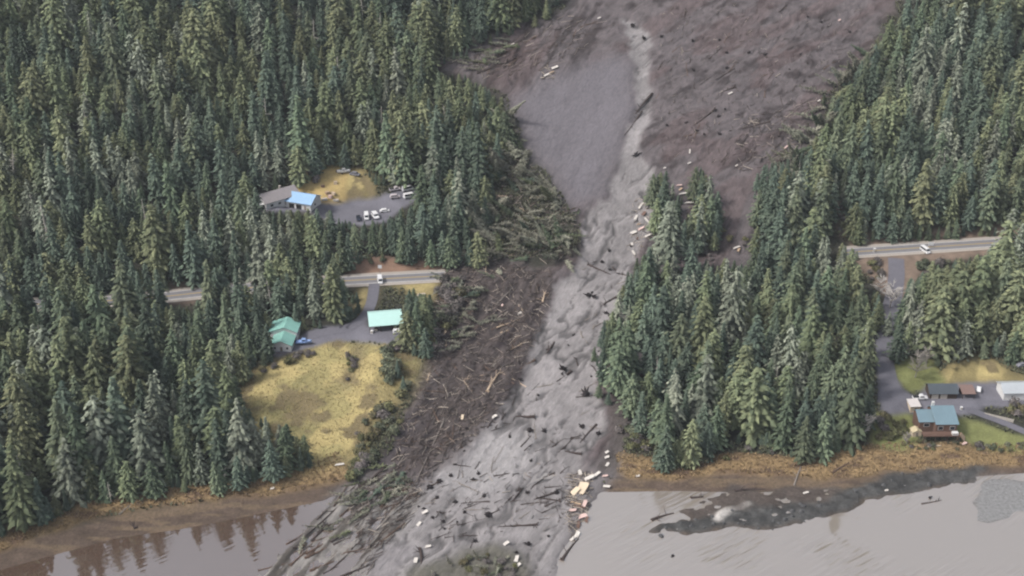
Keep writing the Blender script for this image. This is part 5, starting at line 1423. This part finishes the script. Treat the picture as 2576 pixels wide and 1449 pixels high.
# ---------------------------------------------------------------- shrubs and bare trees
L_['bush'] = leaf_mat("dark_shrub_leaves", (0.050, 0.062, 0.045), (0.185, 0.195, 0.130), 0.04, 0.35)
L_['olive'] = leaf_mat("olive_shrub_leaves", (0.060, 0.062, 0.036), (0.200, 0.190, 0.100), 0.03, 0.25)
L_['twig'] = leaf_mat("leafless_shrub_twigs", (0.070, 0.062, 0.062), (0.200, 0.180, 0.172), 0.02, 0.2)
def bush_mesh(seed, material):
    r = random.Random(seed); vs, fs, tint = [], [], []
    lob = [(r.uniform(-.5, .5), r.uniform(-.5, .5), r.uniform(0.35, 0.8), r.uniform(0.45, 0.75)) for _ in range(6)]
    for i in range(330):
        lx, ly, lz, lr = r.choice(lob)
        d = Vector((r.gauss(0, 1), r.gauss(0, 1), r.gauss(0.3, 0.8))).normalized() * lr * r.uniform(0.4, 1.35)
        c = Vector((lx, ly, lz)) + Vector((d.x, d.y, d.z * 0.75))
        if c.z < 0: c.z = 0.05
        nrm = (d.normalized() + Vector((r.uniform(-.6, .6), r.uniform(-.6, .6), r.uniform(-.3, .8)))).normalized(); a = nrm.orthogonal().normalized(); b = nrm.cross(a); s = r.uniform(0.09, 0.22)
        n = len(vs); vs += [c + a * s, c + b * s * 0.8, c - a * s * 0.9, c - b * s * 0.8 + nrm * s * 0.3]; fs.append((n, n + 1, n + 2, n + 3)); tv = r.random(); tint += [tv] * 4
    me = bpy.data.meshes.new("foliage"); me.from_pydata([tuple(v) for v in vs], [], fs); me.update()
    a_ = me.attributes.new("tint", 'FLOAT', 'POINT'); a_.data.foreach_set("value", np.array(tint, np.float32)); me.materials.append(material)
    st = MB()
    for k in range(5): st.tube([(0, 0, -0.15), (r.uniform(-.2, .2), r.uniform(-.2, .2), 0.4), (r.uniform(-.6, .6), r.uniform(-.6, .6), r.uniform(.7, 1.1))], [0.05, 0.04, 0.015], 5)
    ms = bpy.data.meshes.new("stem"); ms.from_pydata(st.v, [], st.f); ms.update(); ms.materials.append(M_BARK)
    return me, ms
BUSH = {k: [bush_mesh(i + 7 * j, L_[k]) for i in range(3)] for j, k in enumerate(('bush', 'olive', 'twig'))}
BLOOK = {'bush': "dark green shrub", 'olive': "olive brown shrub", 'twig': "leafless greyish shrub"}
def shrubs(poly, n, kinds, s, where):
    xs_, ys_ = [p[0] for p in poly], [p[1] for p in poly]; k = 0
    while k < n:
        px, py = rl_.uniform(min(xs_), max(xs_)), rl_.uniform(min(ys_), max(ys_))
        if not inside(np.array([px]), np.array([py]), poly)[0]: continue
        q = at(px, py); kd = rl_.choice(kinds); f, st = BUSH[kd][rl_.randint(0, 2)]; z = rl_.uniform(*s)
        if q[2] < 0.1: k += 1; continue
        o = thing("shrub", tuple(q), rl_.uniform(0, 6.3), f"{BLOOK[kd]} {where}", "shrub", f"{BLOOK[kd]}s {where}"); o.scale = (z, z, z * rl_.uniform(0.8, 1.3))
        for me in (f, st):
            c = bpy.data.objects.new(me.name.split('.')[0], me); COL.objects.link(c); c.parent = o
        k += 1
shrubs([(955, 885), (985, 890), (1030, 960), (1010, 1010), (985, 985), (965, 930)], 26, ['bush', 'bush', 'olive'], (1.6, 3.0), "in the strip at the right edge of the yellow hillside")
shrubs([(905, 1050), (985, 1020), (1015, 1080), (960, 1140), (920, 1190), (870, 1215), (900, 1130)], 34, ['bush', 'twig', 'olive'], (1.3, 2.8), "between the yellow hillside and the debris")
shrubs([(1030, 870), (1095, 800), (1110, 700), (1180, 690), (1160, 790), (1090, 900)], 34, ['bush', 'twig', 'twig', 'olive'], (1.6, 3.2), "between the carport and the brown debris")
shrubs([(690, 905), (760, 885), (790, 890), (700, 930), (640, 940)], 12, ['twig', 'olive'], (1.0, 1.9), "below the turquoise roofed house")
shrubs([(880, 880), (905, 870), (895, 960), (870, 965)], 10, ['olive', 'twig'], (0.9, 1.6), "in the gully of the yellow hillside")
shrubs([(985, 865), (1025, 870), (1030, 890), (960, 885)], 10, ['twig', 'bush'], (1.3, 2.2), "on the bank below the carport")
shrubs([(2205, 1045), (2290, 1050), (2285, 1115), (2190, 1120)], 18, ['olive', 'twig', 'olive'], (1.2, 2.4), "on the rough ground beside the shore house")
shrubs([(2250, 1110), (2576, 1118), (2576, 1138), (2250, 1132)], 26, ['olive', 'twig', 'bush'], (0.7, 1.4), "along the bank below the shore house")
shrubs([(1540, 1060), (1640, 1085), (1660, 1140), (1560, 1130)], 22, ['twig', 'bush', 'olive'], (1.2, 2.4), "at the foot of the wooded point beside the slide")
shrubs([(1700, 1150), (1990, 1120), (2130, 1110), (2130, 1135), (1900, 1150), (1720, 1180)], 26, ['twig', 'bush', 'olive'], (1.0, 2.0), "at the foot of the wooded point above the shore")
shrubs([(2300, 668), (2420, 648), (2380, 690), (2300, 720)], 14, ['bush', 'twig'], (1.3, 2.4), "below the road near the shore house drive")
shrubs([(2170, 650), (2230, 655), (2225, 720), (2200, 720)], 10, ['olive', 'twig'], (1.2, 2.2), "on the earth bank below the road")
shrubs([(1760, 600), (1880, 560), (1880, 660), (1740, 660)], 12, ['twig', 'olive'], (1.0, 2.0), "on the bare brown earth right of the island")
shrubs([(2105, 520), (2150, 530), (2150, 600), (2110, 600)], 10, ['twig', 'olive'], (1.3, 2.2), "in the bare brown gap above the road")
shrubs([(2500, 1018), (2576, 1020), (2576, 1050), (2530, 1045)], 8, ['olive', 'twig'], (1.2, 2.2), "between the yard and the lower drive")
shrubs([(780, 425), (810, 425), (790, 470), (755, 470)], 8, ['twig', 'olive'], (1.2, 2.0), "on the bare earth above the blue roofed garage")
shrubs(GREEN_PILE[:6], 16, ['bush', 'olive', 'twig', 'olive'], (0.8, 1.7), "in the green brush pile at the tip of the fan")
shrubs([(880, 640), (1030, 645), (1110, 655), (1100, 668), (890, 665)], 14, ['bush', 'olive'], (0.9, 1.7), "on the red bank above the road")

M_TWIG = mat("pale_twigs", (206, 200, 196), 0.95, 0.2)
def bare_tree(px, py, h, label, material=None, seed=0):
    r = random.Random(seed); q = at(px, py); o = thing("bare_tree", tuple(q), 0, label, "tree")
    m = MB(); n = 6
    tr = [(0.25 * math.sin(i * 1.1 + seed), 0.2 * math.cos(i * 1.4), h * 0.75 * i / n - 0.2) for i in range(n + 1)]
    m.tube(tr, [0.24 * (1 - 0.75 * i / n) for i in range(n + 1)], 7); m.build("trunk", material or M_BARK_P, o)
    b = MB()
    for k in range(26):
        i = r.randint(2, n); p = Vector(tr[i]); a = r.uniform(0, 6.3); L = h * r.uniform(0.18, 0.36) * (1.2 - 0.1 * i)
        d = Vector((math.cos(a), math.sin(a), r.uniform(0.5, 1.3))).normalized() * L
        b.tube([p, p + d * 0.5, p + d + Vector((0, 0, 0.1 * L))], [0.16, 0.11, 0.06], 5)
        for j in range(7):
            s = p + d * r.uniform(0.35, 1.0); e = d * r.uniform(0.3, 0.6) + Vector((r.uniform(-1, 1), r.uniform(-1, 1), r.uniform(-.3, .9))) * L * 0.28
            b.tube([s, s + e], [0.10, 0.05], 4)
    b.build("crown", material or M_TWIG, o)
for i, (px, py, h_, lb) in enumerate([(2302, 950, 13, "leafless grey tree alone on the lawn above the dark garage"), (2328, 925, 11, "leafless grey tree behind the one on the lawn"), (2170, 1105, 13, "whitish leafless tree at the foot of the wooded point near the drive"),
                                      (2270, 905, 8, "small leafless tree beside the bend of the drive"), (2240, 775, 14, "pale leafless tree right beside the upper drive"), (2212, 750, 12, "pale leafless tree left of the upper drive"),
                                      (560, 1210, 7, "whitish leafless tree on the bank of the brown bay"), (2280, 1118, 6, "leafless tree beside the beige garden shed")]):
    bare_tree(px, py, h_, lb, None if i in (2, 4, 5, 6) else M_BARK_P, i)

# ---------------------------------------------------------------- grass tufts on the open slopes
def tufts(name, jobs, label, seed, cols):
    r = np.random.default_rng(seed); V, F, T = [], [], []; base = 0
    for mask, n, s0, s1 in jobs:
        jj_, ii_ = np.nonzero(mask); k = r.integers(0, len(jj_), n)
        x = GX[ii_[k]] + r.uniform(-.45, .45, n); y = GY[jj_[k]] + r.uniform(-.45, .45, n); z = height(x, y); s = r.uniform(s0, s1, n)
        for i in range(n):
            if z[i] < 0.15: continue
            for b_ in range(4):
                a = r.uniform(0, 6.283); c, d = math.cos(a), math.sin(a); w = s[i] * 0.28
                V += [(x[i] - d * w, y[i] + c * w, z[i] - 0.05), (x[i] + d * w, y[i] - c * w, z[i] - 0.05), (x[i] + c * s[i] * 0.55, y[i] + d * s[i] * 0.55, z[i] + s[i] * 0.75)]
                F.append((base, base + 1, base + 2)); T += [r.random()] * 3; base += 3
    m, nt, b = nodes_of(name); a_ = nt.nodes.new("ShaderNodeAttribute"); a_.attribute_name = "tint"
    mx_ = nt.nodes.new("ShaderNodeMix"); mx_.data_type = 'RGBA'; mx_.inputs["A"].default_value = (*alb(cols[0]), 1); mx_.inputs["B"].default_value = (*alb(cols[1]), 1)
    nt.links.new(a_.outputs["Fac"], mx_.inputs["Factor"]); nt.links.new(mx_.outputs["Result"], b.inputs["Base Color"]); b.inputs["Roughness"].default_value = 0.95
    o = mesh_np(name, np.array(V), np.array(F), m); q = o.data.attributes.new("tint", 'FLOAT', 'POINT'); q.data.foreach_set("value", np.array(T, np.float32))
    tag(o, label, "grass", kind='stuff')
hill_m = zone(YELLOW_HILL, 0.6) & ~m_slide & ~m_yard
bank_m = m_bank & (Z > 0.4) & (np.abs(X) < 260)
tufts("tussock_grass", [(hill_m, 3500, 0.25, 0.7)], "yellow tussock grass on the open hillside", 5, ((148, 135, 96), (192, 178, 130)))
tufts("shore_grass", [(bank_m, 7000, 0.4, 1.0)], "orange dead grass along the shore banks", 6, ((124, 104, 80), (180, 156, 118)))

wild_m = (zone_id == 0) & ~fm(PX, PY) & (PX > -60) & (PX < 2640) & (PY < 1300) & (PY > -40) & (np.abs(Y - ry_) > 9)
for dx_, dy_, dw_ in DRIVES:
    for k in range(0, len(dx_), 2):
        wild_m &= (np.abs(X - dx_[k]) > dw_ / 2 + 1.2) | (np.abs(Y - dy_[k]) > dw_ / 2 + 1.2)
tufts("undergrowth", [(wild_m, 7000, 0.5, 1.5)], "low brown and green undergrowth along the edges of the wood", 8, ((62, 66, 56), (126, 128, 100)))
M_SNAG = mat("bleached_wood", (196, 190, 182), 0.9, 0.15)
def snag_mesh(seed):
    r = random.Random(seed); m = MB(); m.tube([(0, 0, -0.3), (0.1, 0, 7), (0.25, 0.1, 14)], [0.32, 0.22, 0.07], 7)
    for k in range(22):
        z = r.uniform(4, 13.4); a = r.uniform(0, 6.3); L = (14.5 - z) * r.uniform(0.14, 0.3) + 0.3
        m.tube([(0.1, 0, z), (0.1 + math.cos(a) * L, math.sin(a) * L, z - 0.15 * L)], [0.07, 0.025], 4)
    me = bpy.data.meshes.new("dead_tree"); me.from_pydata(m.v, [], m.f); me.update(); me.materials.append(M_SNAG); return me
SNAGS = [snag_mesh(i) for i in range(3)]
rs = random.Random(12); cands = [t for i, t in enumerate(TREES) if i in chosen and 9 < t[3] < 24]
for t in rs.sample(cands, 34):
    o = bpy.data.objects.new("dead_tree", SNAGS[rs.randint(0, 2)]); COL.objects.link(o); x, y = t[0] + rs.uniform(1.5, 3), t[1] - rs.uniform(1, 2.5)
    sc_ = t[3] / 14 * rs.uniform(0.8, 1.0); o.location = (x, y, hz(x, y)); o.scale = (sc_, sc_, sc_); o.rotation_euler = (rs.gauss(0, .06), rs.gauss(0, .06), rs.uniform(0, 6.3))
    w = region(t[8], t[9]); tag(o, f"bleached dead tree {w}", "dead tree", f"bleached dead trees {w}")

for px, py, h_, kd, lb in [(2306, 882, 19, 'mossy', "tall pale lichen-covered conifer behind the leafless trees on the lawn"), (2232, 842, 11, 'mossy', "pale lichened conifer hiding the middle of the long drive"), (2256, 846, 10, 'hemlock', "dull green hemlock crowding the middle of the long drive"),
                           (2214, 812, 9, 'cedar', "yellowish cedar where the long drive leaves the wood"), (1052, 872, 19, 'hemlock', "tall dull green hemlock against the end wall of the carport"), (1030, 862, 12, 'spruce', "short dark spruce beside the carport"),
                           (1000, 950, 8, 'spruce', "dark young spruce in the shrubs right of the yellow hillside"), (1015, 985, 7, 'spruce', "dark young spruce lower in the shrubs right of the yellow hillside"),
                           (1662, 560, 21, 'spruce', "tallest dark spruce at the tip of the tree island"), (1760, 575, 22, 'spruce', "tallest spruce in the second clump of the tree island"), (1785, 590, 19, 'hemlock', "broad hemlock in the second clump of the tree island"),
                           (1690, 600, 17, 'hemlock', "hemlock between the two clumps of the tree island"), (1800, 605, 15, 'spruce', "dark spruce on the outer edge of the tree island")]:
    q = at(px, py); plant([q[0], q[1], q[2], h_, kd, 3, 1.1, random.uniform(0, 6), px, py], lb, "landmark conifers")

def boulder_mesh(seed):
    r = random.Random(seed); m = MB(); n, k = 9, 6; vs = []
    for i in range(k + 1):
        ph = math.pi * i / k
        for j in range(n):
            a = 2 * math.pi * j / n; q = r.uniform(0.8, 1.15)
            vs.append((math.sin(ph) * math.cos(a) * q * 1.2, math.sin(ph) * math.sin(a) * q, math.cos(ph) * q * 0.7))
    fs = [(i * n + j, i * n + (j + 1) % n, (i + 1) * n + (j + 1) % n, (i + 1) * n + j) for i in range(k) for j in range(n)]
    me = bpy.data.meshes.new("boulder"); me.from_pydata(vs, [], fs); me.update(); me.materials.append(mat("wet_rock", (86, 86, 88), 0.7, 0.35, 0.8)); return me
BOULD = [boulder_mesh(i) for i in range(4)]; rb_ = random.Random(3); k = 0
while k < 46:
    px, py = rb_.uniform(1640, 2450), rb_.uniform(1180, 1350)
    pa = np.array([px]), np.array([py])
    if not (inside(*pa, SPIT)[0] or inside(*pa, MOUND)[0]): continue
    q = at(px, py); o = bpy.data.objects.new("boulder", BOULD[rb_.randint(0, 3)]); COL.objects.link(o); z = rb_.choice([0.35, 0.45, 0.6, 0.9])
    o.location = (q[0], q[1], q[2] + 0.1); o.scale = (z, z, z); o.rotation_euler = (0, 0, rb_.uniform(0, 6.3))
    tag(o, "dark wet boulder on the gravel spit", "boulder", "boulders on the gravel spit"); k += 1

# ---------------------------------------------------------------- thin haze between the plane and the hillside
hb = MB(); hb.box(-7000, 7000, -3200, 9500, -15, 1100)
hm = bpy.data.materials.new("haze"); hm.use_nodes = True; hm.node_tree.nodes.clear()
ho = hm.node_tree.nodes.new("ShaderNodeOutputMaterial"); hv = hm.node_tree.nodes.new("ShaderNodeVolumePrincipled")
hv.inputs["Density"].default_value = 0.00007; hv.inputs["Color"].default_value = (0.82, 0.90, 1.0, 1)
hm.node_tree.links.new(hv.outputs[0], ho.inputs["Volume"])
tag(hb.build("haze", hm), "thin bluish haze over the bay and hillside", "haze", kind='stuff')
